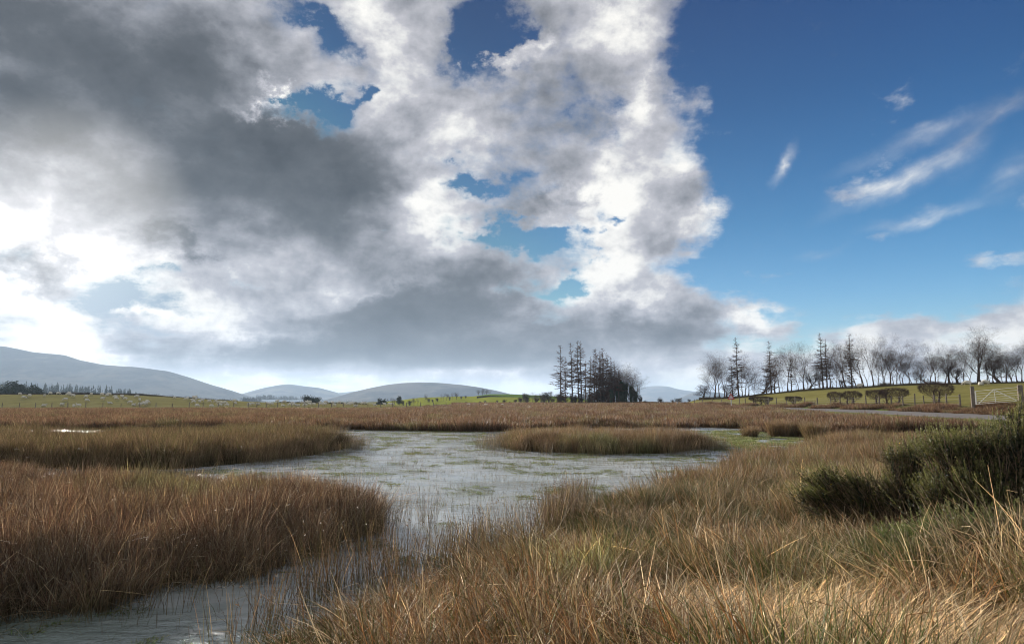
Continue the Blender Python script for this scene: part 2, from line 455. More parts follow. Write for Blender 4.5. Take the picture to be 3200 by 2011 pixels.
def H(x, y):
    x = np.asarray(x, float); y = np.asarray(y, float)
    s = S_of(x, y)
    land = np.zeros(x.shape, bool)
    for k, p in BEDS.items(): land |= inside(p, x, y)
    slope = R_at(s, [(-600, .0030), (0, .0036), (1100, .0036), (1500, .0058), (2100, .006), (3200, .006)])
    base = 0.045 + np.clip(y - 45, 0, 170) * slope + (vnoise(x * .8, y * .8, 3) - .5) * 0.07
    base = base + (vnoise(x * .02, y * .02, 9) - .5) * 2.0 * sstep(250, 700, y) * 3
    base = np.where(inside(BED_NEAR, x, y) | inside(BED_MID, x, y) | inside(ISLAND, x, y), base - 0.055 * sstep(0.9, 0.1, np.minimum(np.minimum(edge_dist(BED_NEAR, x, y), edge_dist(BED_MID, x, y)), edge_dist(ISLAND, x, y))), base)
    # near bank rises to the right and towards the viewer
    u = (x - 0.4) * 0.62 - (y - 7.2) * 0.78
    base = base + 0.62 * sstep(0.2, 5.0, u) * sstep(32, 10, np.hypot(x, y))
    # ground to the right rises to the lane, the bank and the field beyond
    fx = fence_x(y)
    base = base + sstep(14, 33, x) * sstep(240, 150, y) * 0.36 * sstep(0, 40, y)
    z = base
    lane_z = np.interp(x - fx, [-13, -8, -3.4, -2.6, 0.0, 3], [0, .0, 0.26, 0.34, 0.82, 0.9])
    z = z + lane_z * sstep(0, 10, x - 10) * sstep(215, 150, y) * np.interp(y, [40, 60, 130, 180], [1.0, 1.0, 0.6, .35])
    # right field
    D_r = R_at(s, RIDGE_D); z_r = CAM_H + (1255 - R_at(s, RIDGE_Y)) * D_r / FPX
    D_f = np.where(s > 1700, fence_x(np.clip(40.5 * 2148 / np.maximum(s - 1600, 50), 0, 230)) * 2148 / np.maximum(s - 1600, 50), 900)
    D_f = np.minimum(D_f, D_r - 8)
    t = (y - D_f) / np.maximum(D_r - D_f, 1)
    zf0 = np.interp(s, [2050, 2250, 2900, 3200], [1.0, 1.25, 1.6, 1.65])
    zf = zf0 + (z_r - zf0) * (np.clip(t, 0, 1) * 0.55 + sstep(0, 1, t) * 0.45)
    zf = np.where(t > 1, z_r - np.clip(y - D_r, 0, 80) * 0.05, zf)
    wr = sstep(2060, 2200, s) * sstep(-0.06, 0.10, t)
    z = z * (1 - wr) + zf * wr
    # left field
    zc = CAM_H + (1255 - R_at(s, LEFT_CREST)) * 190 / FPX
    tl = (y - 148) / 42.0
    zb = 0.045 + 103 * slope
    zl = zb + (zc - zb) * (0.75 * np.clip(tl, 0, 1) + 0.25 * sstep(0, 1, tl))
    zl = np.where(y > 190, zc - np.clip(y - 190, 0, 60) * 0.09, zl)
    wl = sstep(1420, 1250, s) * sstep(146, 150, y) * sstep(900, 300, y)
    z = z * (1 - wl) + zl * wl
    # sunny hillock in the middle distance
    zh = CAM_H + (1255 - R_at(s, HILLOCK)) * 480 / FPX
    wh = sstep(1080, 1200, s) * sstep(1930, 1800, s)
    zhh = -1.0 + (zh + 1.0) * (0.5 * np.clip((y - 300) / 180, 0, 1) + 0.5 * sstep(300, 480, y))
    zhh = np.where(y > 480, zh - np.clip(y - 480, 0, 100) * 0.08, zhh)
    wh = wh * sstep(292, 330, y) * sstep(760, 600, y)
    z = z * (1 - wh) + zhh * wh
    # the pond
    pond = (~land) & (y < 75) & (x < 21.5)
    mz = inside(MARSH, x, y)
    z = np.where(mz, 0.075 * (vnoise(x * 1.4, y * 1.4, 27, 3) - .46), z)
    return np.where(pond, -0.28, z), land

def Hs(x, y):
    return float(H(np.array([x]), np.array([y]))[0][0])

# ------------------------------------------------------------------ ground
def ground_material():
    m, g, out = material('ground')
    at = g.new('ShaderNodeAttribute', attribute_name='Col')
    geo = g.new('ShaderNodeNewGeometry')
    n1 = g.noise(geo.outputs['Position'], 0.22, 6, 0.6)
    n2 = g.noise(geo.outputs['Position'], 3.2, 6, 0.65)
    n3 = g.noise(geo.outputs['Position'], 26.0, 3, 0.6)
    k = g.m('ADD', g.m('MULTIPLY', n1, 0.9), g.m('ADD', g.m('MULTIPLY', n2, 0.6), g.m('MULTIPLY', n3, 0.5)))
    c = g.vm('SCALE', at.outputs['Color'], s=k)
    c = g.mix(g.m('MULTIPLY', n2, 0.35), c, g.vm('MULTIPLY', c, (1.25, 0.95, 0.7)))
    principled(g, out, c, 1.0, 0.0, normal=bump(g, g.m('ADD', n2, g.m('MULTIPLY', n3, .5)), 0.7, 0.08))
    return m
az_n = np.concatenate([np.radians(np.arange(-180, -50, 5.0)), np.radians(np.arange(-50, 50, 0.16)), np.radians(np.arange(50, 180.1, 5.0))])
r_n = np.concatenate([[0.15, 0.6], np.geomspace(1.0, 60, 330), np.geomspace(60.8, 620, 210)[0:], np.geomspace(640, 14000, 40)])
RR, AA = np.meshgrid(r_n, az_n, indexing='ij')
gx = RR * np.sin(AA); gy = RR * np.cos(AA)
gz, gland = H(gx, gy)
gcol = np.zeros(gx.shape + (3,))
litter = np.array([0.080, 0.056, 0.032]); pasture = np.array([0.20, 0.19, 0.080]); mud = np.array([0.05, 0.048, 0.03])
gcol[:] = litter
gs = S_of(gx, gy)
gcol[~gland & (gy < 75) & (gx < 21.5)] = mud
left_f = (gy > 149) & (gy < 900) & (gs < 1330)
gcol[left_f] = pasture
D_r_ = R_at(gs, RIDGE_D)
rf = (gx > fence_x(gy) + 0.8) & (gs > 2120) & (gy < 700) & (gy > 30)
gcol[rf] = pasture * np.array([0.95, 0.95, 0.8])
verge = (gx > fence_x(gy) - 13) & (gx <= fence_x(gy) - 1.8) & (gy < 100) & (gy > 20)
gcol[verge] = np.array([0.12, 0.17, 0.04])
bankc = (gx > fence_x(gy) - 1.8) & (gx <= fence_x(gy) + 0.8) & (gy < 200) & (gy > 20)
gcol[bankc] = np.array([0.10, 0.10, 0.04])
hk = (gy > 292) & (gy < 700) & (gs > 1100) & (gs < 1900)
gcol[hk] = np.array([0.24, 0.27, 0.05])  # sunlit patch put into the ground colour as a brighter yellow-green
hk2 = hk & (gs > 1500) & (gy > 420)
gcol[hk2] = np.array([0.12, 0.20, 0.05])
far_ = gy > 900
bk = inside(BANK, gx, gy)
gcol[bk] = np.array([0.036, 0.036, 0.016])
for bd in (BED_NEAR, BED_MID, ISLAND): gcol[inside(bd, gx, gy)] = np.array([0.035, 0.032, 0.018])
gcol[far_] = np.array([0.12, 0.13, 0.05])
marsh = inside(MARSH, gx, gy)
gcol[marsh] = np.array([0.085, 0.10, 0.035])
ni, nj = gx.shape
idx = np.arange(ni * nj).reshape(ni, nj)
q = np.stack([idx[:-1, :-1], idx[:-1, 1:], idx[1:, 1:], idx[1:, :-1]], -1).reshape(-1, 4)
q = q[:, ::-1]
# let the sheet sink with the curve of the earth far out, so hills stand behind it
gz = gz - np.clip(np.hypot(gx, gy) - 800, 0, None) * 0.0006
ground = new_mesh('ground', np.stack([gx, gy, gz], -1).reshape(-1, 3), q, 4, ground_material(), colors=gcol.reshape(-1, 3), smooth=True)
tag(ground, kind='structure')

# ------------------------------------------------------------------ water
def water_material():
    m, g, out = material('pond_water')
    geo = g.new('ShaderNodeNewGeometry')
    pos = geo.outputs['Position']
    w1 = g.noise(g.vm('MULTIPLY', pos, (1.8, 3.4, 1)), 1.2, 6, 0.65, 0.8)
    w2 = g.noise(g.vm('MULTIPLY', pos, (3.0, 6.5, 1)), 2.6, 5, 0.65, 0.5)
    calm = g.rng(g.noise(g.vm('MULTIPLY', pos, (1, 2.2, 1)), 0.22, 4, 0.6), 0.38, 0.62, 0.12, 1.15)
    h = g.m('MULTIPLY', g.m('ADD', g.m('MULTIPLY', w1, 0.7), g.m('MULTIPLY', w2, 0.3)), calm)
    film = g.noise(g.vm('MULTIPLY', pos, (1, 1.6, 1)), 0.55, 9, 0.68, 0.5)
    film_sheen_f = g.rng(film, 0.49, 0.58)
    sheen_noise = g.noise(pos, 0.35, 5, 0.6)
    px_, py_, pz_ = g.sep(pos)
    sky_sheen = g.m('MULTIPLY', sheen_noise, g.rng(g.m('ADD', py_, g.m('MULTIPLY', px_, 0.9)), 1.5, 8.5, 0.35, 1.5), clamp=True)
    c = g.mix(sky_sheen, (0.10, 0.145, 0.095, 1), (0.62, 0.65, 0.65, 1))  # pale end of the base colour stands in for bright sky reflection
    c = g.mix(g.m('MULTIPLY', film_sheen_f, 0.62), c, (0.44, 0.46, 0.42, 1))  # pale film streaks, also brightening the water colour like reflected sky
    p = principled(g, out, c, g.m('ADD', 0.10, g.m('MULTIPLY', film_sheen_f, 0.12)), 1.0, normal=bump(g, h, 0.9, 0.07))
    p.inputs['IOR'].default_value = 1.95
    return m
def flat_sheet(name, poly, z, mat, kind='structure'):
    me = bpy.data.meshes.new(name)
    me.from_pydata([(x, y, z) for x, y in poly], [], [list(range(len(poly)))])
    me.update(); me.materials.append(mat)
    if me.polygons[0].normal.z < 0: me.flip_normals()
    o = bpy.data.objects.new(name, me); COL.objects.link(o); tag(o, kind=kind)
    return o
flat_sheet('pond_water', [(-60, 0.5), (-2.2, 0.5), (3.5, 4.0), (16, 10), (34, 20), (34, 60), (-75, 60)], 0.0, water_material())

# ------------------------------------------------------------------ hills
def hill_material(name, c1, c2, c3, scale):
    m, g, out = material(name)
    geo = g.new('ShaderNodeNewGeometry')
    n = g.noise(g.vm('MULTIPLY', geo.outputs['Position'], (1, 1, 2)), scale, 7, 0.62)
    n2 = g.noise(g.vm('MULTIPLY', geo.outputs['Position'], (1, .4, 4)), scale * .4, 4, 0.5)
    c = g.ramp(g.m('ADD', g.m('MULTIPLY', n, .6), g.m('MULTIPLY', n2, .4)), [(0.40, c1), (0.48, c2), (0.56, c3)])
    principled(g, out, c, 1.0, 0.0, normal=bump(g, n, 0.8, 18))
    return m
HM = hill_material('moorland', (0.012, 0.013, 0.011), (0.045, 0.040, 0.030), (0.13, 0.108, 0.072), 0.004)
def hill(prof, dist, depth, mat=HM, rough=6.0, seed=1):
    """a long hill: profile given by bearing and height of its crest, standing dist metres off"""
    s = np.arange(prof[0][0], prof[-1][0] + 1, 6.0)
    yy = np.interp(s, [p[0] for p in prof], [p[1] for p in prof])
    kk = np.array([.25, .5, 1, .5, .25]); kk /= kk.sum()
    yy = np.convolve(np.pad(yy, 2, 'edge'), kk, 'valid')
    zt = CAM_H + (1255 - yy) * dist / FPX
    v = np.linspace(-1, 1, 61)
    S_, V_ = np.meshgrid(s, v, indexing='ij')
    Y = dist + V_ * depth
    X = (S_ - 1600) / 2148.0 * dist * (1 + 0.25 * V_ * depth / dist)
    Z = (zt[:, None] + 40) * np.exp(-(np.abs(V_) * 1.9) ** 1.7) - 40
    nz = (vnoise(X / 420 + 50, Y / 420, seed, 5) - .5) * rough * 10
    nz2 = (vnoise(X / 120 + 50, Y / 120, seed + 5, 3) - .5) * rough * 1.6
    Z = Z + nz * (1 - np.exp(-(V_ * 3) ** 2)) * np.clip((Z + 40) / 60, 0, 1) + nz2 * np.clip((Z + 40) / 60, 0, 1) * .35
    n1_, n2_ = S_.shape
    ix = np.arange(n1_ * n2_).reshape(n1_, n2_)
    qq = np.stack([ix[:-1, :-1], ix[1:, :-1], ix[1:, 1:], ix[:-1, 1:]], -1).reshape(-1, 4)
    o = new_mesh('hill', np.stack([X, Y, Z], -1).reshape(-1, 3), qq, 4, mat, smooth=True)
    tag(o, kind='structure')
    return o
hill([(-900, 1120), (-500, 1060), (-200, 1068), (0, 1083), (90, 1100), (190, 1110), (240, 1126), (320, 1141), (420, 1147), (520, 1160), (580, 1178), (640, 1198), (700, 1215), (740, 1228), (780, 1241), (830, 1256), (900, 1275)], 3600, 1100, seed=2)
hill([(660, 1262), (745, 1236), (780, 1224), (820, 1213), (870, 1203), (900, 1200), (950, 1207), (1000, 1212), (1050, 1226), (1100, 1240), (1180, 1262)], 5600, 1000, seed=3)
hill([(980, 1262), (1050, 1228), (1130, 1220), (1200, 1210), (1260, 1208), (1350, 1222), (1450, 1262)], 7500, 1200, seed=4)
hill([(960, 1268), (1020, 1250), (1100, 1226), (1150, 1214), (1200, 1204), (1250, 1197), (1310, 1194), (1370, 1196), (1430, 1201), (1500, 1210), (1560, 1222), (1620, 1238), (1720, 1262)], 3900, 900, seed=6)
hill([(1850, 1262), (1950, 1228), (2000, 1211), (2040, 1206), (2085, 1206), (2120, 1216), (2170, 1223), (2230, 1225), (2300, 1232), (2400, 1240), (2600, 1255), (2700, 1264)], 9000, 1500, seed=7, rough=9)
hill([(2080, 1266), (2135, 1240), (2165, 1226), (2200, 1222), (2260, 1228), (2330, 1236), (2500, 1250), (2620, 1264)], 6000, 700, seed=8)

# ------------------------------------------------------------------ haze
hm = bpy.data.materials.new('haze'); hm.use_nodes = True
hm.node_tree.nodes.clear()
hg = NG(hm.node_tree)
ho = hg.new('ShaderNodeOutputMaterial')
pv = hg.new('ShaderNodeVolumePrincipled')
pv.inputs['Color'].default_value = (0.58, 0.76, 1.0, 1)
pv.inputs['Density'].default_value = 0.000095
pv.inputs['Anisotropy'].default_value = 0.25
hg.link(pv.outputs[0], ho.inputs['Volume'])
def box_obj(name, x0, x1, y0, y1, z0, z1, mat):
    v = [(x, y, z) for x in (x0, x1) for y in (y0, y1) for z in (z0, z1)]
    f = [(0, 1, 3, 2), (4, 6, 7, 5), (0, 4, 5, 1), (2, 3, 7, 6), (0, 2, 6, 4), (1, 5, 7, 3)]
    me = bpy.data.meshes.new(name); me.from_pydata(v, [], f); me.update(); me.materials.append(mat)
    o = bpy.data.objects.new(name, me); COL.objects.link(o)
    return o
hz = box_obj('haze', -14500, 14500, -14500, 14500, -55, 310, hm)
tag(hz, kind='stuff', cat='haze')

# ------------------------------------------------------------------ rushes and grasses
def blade_material(name, tint=(1, 1, 1), green=0.3, gloss=0.16, trans=0.36):
    m, g, out = material(name)
    at = g.new('ShaderNodeAttribute', attribute_name='Col')
    geo = g.new('ShaderNodeNewGeometry')
    oi = g.new('ShaderNodeObjectInfo')
    n1 = g.noise(g.vm('MULTIPLY', geo.outputs['Position'], (1, 1, 0)), 0.22, 3, 0.6)
    n2 = g.noise(g.vm('MULTIPLY', geo.outputs['Position'], (1, 1, 0)), 1.3, 3, 0.6)
    k = g.m('ADD', g.m('MULTIPLY', n1, 0.9), g.m('ADD', g.m('MULTIPLY', n2, 0.55), g.m('MULTIPLY', oi.outputs['Random'], 0.45)))
    c = g.vm('SCALE', at.outputs['Color'], s=g.rng(k, 0.60, 1.30, 0.55, 1.55, smooth=False))
    c = g.vm('MULTIPLY', c, tint)
    lum = g.vm('DOT_PRODUCT', c, (0.3, 0.5, 0.2))
    gr = g.comb(g.m('MULTIPLY', lum, 0.85), g.m('MULTIPLY', lum, 1.15), g.m('MULTIPLY', lum, 0.40))
    gm = g.rng(g.m('ADD', n1, g.m('MULTIPLY', g.m('SUBTRACT', n2, 0.5), 0.5)), 0.52, 0.68, 0.0, green)
    c = g.mix(gm, c, gr)
    d = g.new('ShaderNodeBsdfPrincipled')
    g.link(c, d.inputs['Base Color']); d.inputs['Roughness'].default_value = 0.5
    d.inputs['Specular IOR Level'].default_value = gloss
    t = g.new('ShaderNodeBsdfTranslucent'); g.link(c, t.inputs['Color'])
    mx = g.new('ShaderNodeMixShader'); mx.inputs[0].default_value = trans
    g.link(d.outputs[0], mx.inputs[1]); g.link(t.outputs[0], mx.inputs[2])
    g.link(mx.outputs[0], out.inputs['Surface'])
    return m

PAL = dict(
    brown=((0.25, 0.165, 0.110), (0.41, 0.295, 0.205)), red=((0.27, 0.15, 0.095), (0.42, 0.26, 0.18)),
    straw=((0.48, 0.37, 0.23), (0.60, 0.48, 0.32)), pale=((0.60, 0.51, 0.37), (0.74, 0.66, 0.52)),
    green=((0.07, 0.11, 0.03), (0.14, 0.185, 0.055)), olive=((0.17, 0.155, 0.065), (0.26, 0.23, 0.10)),
    orange=((0.34, 0.185, 0.085), (0.50, 0.31, 0.16)),
    dark=((0.11, 0.075, 0.05), (0.19, 0.13, 0.085)), lime=((0.12, 0.19, 0.03), (0.20, 0.27, 0.06)))

def clump(name, mat, n, radius, height, width, palette, seed, segs=4, lean=0.18, bend=0.35, kink=0.2, flat=False, heads=0.0,
          hvar=0.35, lay=None, basecol=None, squash=1.0):
    """one tuft: n blades rooted within radius; lay=(angle, spread) makes them lodge in one direction"""
    r = np.random.default_rng(seed)
    a0 = r.uniform(0, 2 * np.pi, n); rr = radius * np.sqrt(r.uniform(0, 1, n))
    bx = rr * np.cos(a0); by = rr * np.sin(a0)
    L = height * (1 - hvar * r.uniform(0, 1, n) ** 1.5)
    if lay is None:
        outd = a0 + r.normal(0, 0.9, n)
        th0 = np.abs(r.normal(0, lean, n)) + 0.25 * lean * rr / max(radius, 1e-6)
    else:
        outd = lay[0] + r.normal(0, lay[1], n)
        th0 = r.uniform(0.7, 1.35, n) * (r.uniform(0, 1, n) < 0.85) + 0.2
    bd = r.normal(bend, bend * 0.6, n)
    kk = r.uniform(0, 1, n) < kink
    kpos = r.uniform(0.35, 0.85, n); kang = r.uniform(0.7, 2.0, n) * kk
    kdir = r.uniform(-1.2, 1.2, n)
    ts = np.linspace(0, 1, segs + 1)
    pts = np.zeros((n, segs + 1, 3)); pts[:, 0, 0] = bx; pts[:, 0, 1] = by
    # make the kink fall on a node
    knode = np.clip(np.round(kpos * segs).astype(int), 1, segs - 1)
    for i in range(segs):
        th = th0 + bd * (ts[i] + 0.5 / segs) ** 1.6
        az_ = outd.copy()
        after = (i >= knode) & kk
        th = np.where(after, th + kang, th); az_ = np.where(after, az_ + kdir, az_)
        th = np.minimum(th, 2.4)
        step = (L / segs)[:, None]
        dirv = np.stack([np.sin(th) * np.cos(az_), np.sin(th) * np.sin(az_), np.cos(th)], -1)
        pts[:, i + 1] = pts[:, i] + dirv * step
    pts[:, :, 2] = np.maximum(pts[:, :, 2] * squash, 0.004 + 0.02 * r.uniform(0, 1, (n, 1)) * (np.arange(segs + 1) > 0))
    w = width * r.uniform(0.7, 1.25, n)
    wt = np.interp(ts, [0, 0.6, 1.0], [1.0, 0.85, 0.25])
    names = list(palette.keys()); pr = np.array([palette[k] for k in names], float); pr /= pr.sum()
    ch = r.choice(len(names), n, p=pr)
    f = r.uniform(0, 1, (n, 1))
    lo = np.array([PAL[k][0] for k in names])[ch]; hi = np.array([PAL[k][1] for k in names])[ch]
    cb = lo * (1 - f) + hi * f
    cb = cb * r.uniform(0.55, 1.4, (n, 1))
    gb = np.array(basecol if basecol is not None else (0.085, 0.080, 0.035))
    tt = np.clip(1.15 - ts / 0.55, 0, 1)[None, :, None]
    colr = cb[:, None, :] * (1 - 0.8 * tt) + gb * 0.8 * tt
    ns = 2 if flat else 3
    ca = r.uniform(0, np.pi, n)
    offs = []
    for s_ in range(ns):
        an = ca + (np.pi if flat else 2 * np.pi / 3) * s_
        offs.append(np.stack([np.cos(an), np.sin(an), np.zeros(n)], -1))
    V = np.zeros((n, segs + 1, ns, 3))
    for s_ in range(ns):
        V[:, :, s_, :] = pts + offs[s_][:, None, :] * (w[:, None] * 0.5)[:, :, None] * wt[None, :, None]
        if lay is not None or True:
            V[:, :, s_, 2] += (np.sin(ca + s_ * 2.1) * 0.5)[:, None] * w[:, None] * wt[None, :]
    C = np.repeat(colr[:, :, None, :], ns, 2)
    base = np.arange(n)[:, None, None] * (segs + 1) * ns
    F = []
    rngs = range(1) if flat else range(ns)
    for i in range(segs):
        for s_ in rngs:
            s2 = (s_ + 1) % ns
            F.append(np.stack([base[:, 0, 0] + i * ns + s_, base[:, 0, 0] + i * ns + s2, base[:, 0, 0] + (i + 1) * ns + s2, base[:, 0, 0] + (i + 1) * ns + s_], -1))
    V = V.reshape(-1, 3); C = C.reshape(-1, 3); F = np.concatenate(F)
    if heads > 0:
        hs_ = np.where(r.uniform(0, 1, n) < heads)[0]
        hv = []
        for b in hs_:
            p = pts[b, segs - 1] * 0.55 + pts[b, segs] * 0.45
            for q_ in range(4):
                c_ = p + r.normal(0, 0.008, 3); a_ = r.normal(0, 1, 3); b_ = np.cross(a_, r.normal(0, 1, 3))
                a_ *= r.uniform(.004, .009) / np.linalg.norm(a_); b_ *= r.uniform(.003, .006) / np.linalg.norm(b_)
                hv.append([c_ + a_, c_ + b_, c_ - a_, c_ - b_])
        if hv:
            hv = np.array(hv).reshape(-1, 3)
            F = np.concatenate([F, np.arange(len(hv)).reshape(-1, 4) + len(V)])
            V = np.concatenate([V, hv]); C = np.concatenate([C, np.tile([[0.15, 0.10, 0.06]], (len(hv), 1))])
    return new_mesh(name, V, F, 4, mat, colors=C, link=False)

def scatter(name, pts, scl, sources, choice, label, cat, yaw=None, tilt=0.08, seed=0):
    """a mass of tufts as one object: points carry their own turn, size and tuft choice"""
    r = np.random.default_rng(seed + 100)
    n = len(pts)
    me = bpy.data.meshes.new(name)
    me.vertices.add(n); me.vertices.foreach_set('co', np.asarray(pts, np.float32).ravel())
    a = me.attributes.new('rot', 'FLOAT_VECTOR', 'POINT')
    ya = r.uniform(0, 2 * np.pi, n) if yaw is None else yaw
    rot = np.stack([r.normal(0, tilt, n), r.normal(0, tilt, n), ya], -1).astype(np.float32)
    a.data.foreach_set('vector', rot.ravel())
    a = me.attributes.new('scl', 'FLOAT_VECTOR', 'POINT')
    a.data.foreach_set('vector', np.asarray(scl, np.float32).ravel())
    a = me.attributes.new('pick', 'INT', 'POINT')
    a.data.foreach_set('value', np.asarray(choice, np.int32))
    o = bpy.data.objects.new(name, me); COL.objects.link(o)
    ng = bpy.data.node_groups.new(name + '_tufts', 'GeometryNodeTree')
    ng.interface.new_socket('Geometry', in_out='INPUT', socket_type='NodeSocketGeometry')
    ng.interface.new_socket('Geometry', in_out='OUTPUT', socket_type='NodeSocketGeometry')
    N = ng.nodes; K = ng.links
    gi = N.new('NodeGroupInput'); go = N.new('NodeGroupOutput')
    iop = N.new('GeometryNodeInstanceOnPoints')
    join = N.new('GeometryNodeGeometryToInstance')
    for s in reversed(sources):
        oi = N.new('GeometryNodeObjectInfo'); oi.inputs['Object'].default_value = s
        oi.inputs['As Instance'].default_value = False
        K.new(oi.outputs['Geometry'], join.inputs[0])
    K.new(gi.outputs[0], iop.inputs['Points'])
    K.new(join.outputs[0], iop.inputs['Instance'])
    iop.inputs['Pick Instance'].default_value = True
    def named(nm, typ):
        x = N.new('GeometryNodeInputNamedAttribute'); x.data_type = typ; x.inputs['Name'].default_value = nm
        return x.outputs['Attribute']
    K.new(named('pick', 'INT'), iop.inputs['Instance Index'])
    K.new(named('rot', 'FLOAT_VECTOR'), iop.inputs['Rotation'])
    K.new(named('scl', 'FLOAT_VECTOR'), iop.inputs['Scale'])
    K.new(iop.outputs[0], go.inputs[0])
    md = o.modifiers.new('tufts', 'NODES'); md.node_group = ng
    tag(o, label, cat, kind='stuff')
    return o

def jitter_grid(x0, x1, y0, y1, step, seed):
    r = np.random.default_rng(seed)
    X, Y = np.meshgrid(np.arange(x0, x1, step), np.arange(y0, y1, step))
    X = X.ravel() + r.uniform(-.5, .5, X.size) * step; Y = Y.ravel() + r.uniform(-.5, .5, Y.size) * step
    return X, Y
def in_view(x, y, margin=350):
    s = 1600 + 2148 * x / np.maximum(y, 0.01)
    return (y > 0.4) & (s > -margin) & (s < 3200 + margin)
def scales(n, lo, hi, r, hmul=None):
    s = r.uniform(lo, hi, n); h = s * r.uniform(0.88, 1.12, n)
    if hmul is not None: h = h * hmul
    return np.stack([s, s, h], -1)

M_RUSH = blade_material('rush_stems', tint=(1.08, 1.02, 0.89), green=0.45)
M_MID = blade_material('mid_rush_stems', tint=(0.66, 0.58, 0.48), green=0.5)
M_DUSK = blade_material('dusky_rush_stems', tint=(0.50, 0.46, 0.38), green=0.45)
M_LEFT = blade_material('left_rush_stems', tint=(1.04, 0.98, 0.91), green=0.35)
M_FAR = blade_material('far_rush_stems', tint=(0.56, 0.475, 0.41), green=0.5)
M_STRAW = blade_material('straw_stems', tint=(1.32, 1.24, 1.08), green=0.1, gloss=0.25)
M_GRASS = blade_material('short_grass', green=0.5, trans=0.4)

NEARP = dict(brown=5, red=1.8, straw=2.2, pale=1.2, olive=1.0, dark=0.9)
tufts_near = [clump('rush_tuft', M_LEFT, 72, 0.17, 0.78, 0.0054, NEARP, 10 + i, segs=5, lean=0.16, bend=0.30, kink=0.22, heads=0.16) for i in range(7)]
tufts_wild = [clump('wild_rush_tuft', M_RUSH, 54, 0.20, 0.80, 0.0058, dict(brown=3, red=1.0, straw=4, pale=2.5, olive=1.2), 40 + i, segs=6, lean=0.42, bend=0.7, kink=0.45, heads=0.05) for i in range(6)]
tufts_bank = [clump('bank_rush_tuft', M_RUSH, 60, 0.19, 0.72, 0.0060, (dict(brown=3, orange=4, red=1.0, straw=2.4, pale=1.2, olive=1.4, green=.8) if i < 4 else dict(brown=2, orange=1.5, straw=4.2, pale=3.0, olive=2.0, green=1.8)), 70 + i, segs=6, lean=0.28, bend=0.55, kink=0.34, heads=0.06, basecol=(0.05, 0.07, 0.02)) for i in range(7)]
tufts_green = [clump('green_rush_tuft', M_RUSH, 80, 0.16, 0.66, 0.0042, dict(green=5, olive=2.4, straw=0.9, brown=0.6), 90 + i, segs=5, lean=0.22, bend=0.4, kink=0.12, basecol=(0.05, 0.08, 0.02)) for i in range(4)]
tufts_lodged = [clump('lodged_straw', M_STRAW, 130, 0.30, 0.80, 0.0046, dict(straw=4, pale=3.0, brown=1.4, olive=.9), 110 + i, segs=6, bend=0.35, kink=0.10, lay=(0.0, 0.95), squash=0.34, basecol=(0.25, 0.19, 0.10)) for i in range(6)]
tufts_sparse = [clump('thin_rush_tuft', M_RUSH, 16, 0.16, 0.66, 0.0038, dict(brown=4, olive=2, dark=2, straw=1), 130 + i, segs=5, lean=0.14, bend=0.25, kink=0.25, heads=0.35) for i in range(5)]
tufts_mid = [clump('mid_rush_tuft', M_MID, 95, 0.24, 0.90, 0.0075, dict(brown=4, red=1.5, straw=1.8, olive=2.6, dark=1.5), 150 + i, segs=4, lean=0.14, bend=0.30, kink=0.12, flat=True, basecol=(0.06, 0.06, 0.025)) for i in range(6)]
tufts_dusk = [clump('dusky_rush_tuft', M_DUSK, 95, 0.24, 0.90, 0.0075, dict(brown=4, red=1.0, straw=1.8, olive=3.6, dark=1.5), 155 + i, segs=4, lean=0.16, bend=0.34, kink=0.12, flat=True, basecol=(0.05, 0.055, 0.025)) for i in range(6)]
tufts_wildleft = [clump('wild_left_tuft', M_LEFT, 54, 0.20, 0.80, 0.0056, dict(brown=3, red=1.0, straw=4, pale=2.5, olive=1.2), 60 + i, segs=6, lean=0.42, bend=0.7, kink=0.45, heads=0.05) for i in range(3)]
tufts_far = [clump('far_rush_tuft', M_FAR, 110, 0.55, 0.72, 0.020, dict(brown=4, red=2.5, straw=1.4, olive=1.6, dark=1.2), 170 + i, segs=3, lean=0.2, bend=0.35, kink=0.05, flat=True, basecol=(0.05, 0.045, 0.022)) for i in range(5)]
tufts_farpale = [clump('far_pale_tuft', M_FAR, 120, 0.60, 0.50, 0.022, dict(straw=4, pale=2, brown=1.5), 190 + i, segs=3, lean=0.3, bend=0.4, kink=0.05, flat=True, basecol=(0.16, 0.12, 0.06)) for i in range(4)]
tufts_grass = [clump('grass_tuft', M_GRASS, 90, 0.22, 0.15, 0.006, dict(lime=2, green=3, olive=4, straw=1.2), 210 + i, segs=3, lean=0.4, bend=0.6, kink=0, flat=True, basecol=(0.06, 0.09, 0.02)) for i in range(4)]
tufts_pond = [clump('pond_stems', M_MID, 14, 0.42, 0.17, 0.004, dict(olive=3, dark=3, green=2, brown=2), 230 + i, segs=2, lean=0.25, bend=0.25, kink=0, flat=True) for i in range(5)]
tufts_weed = [clump('pond_weed', M_GRASS, 120, 0.24, 0.055, 0.007, dict(green=3, lime=3, olive=3), 250 + i, segs=2, lean=1.1, bend=0.5, kink=0, flat=True) for i in range(4)]

def bed(name, mask_fn, box, step, sources, scale, label, seed, cat='rushes', zoff=-0.02, hfun=None, pick=None, yaw=None, tilt=0.08):
    x, y = jitter_grid(*box, step, seed)
    k = in_view(x, y) & (np.hypot(x, y - 0) > 1.9)
    x, y = x[k], y[k]
    k = mask_fn(x, y)
    x, y = x[k], y[k]
    z, _ = H(x, y)
    r = np.random.default_rng(seed + 5)
    hm_ = hfun(x, y) if hfun is not None else None
    ch = pick(x, y, r) if pick is not None else r.integers(0, len(sources), len(x))
    yw = yaw(x, y, r) if yaw is not None else None
    print(name, len(x))
    return scatter(name, np.stack([x, y, np.maximum(z, -0.02) + zoff], -1), scales(len(x), scale[0], scale[1], r, hm_), sources, ch, label, cat, yaw=yw, tilt=tilt, seed=seed)

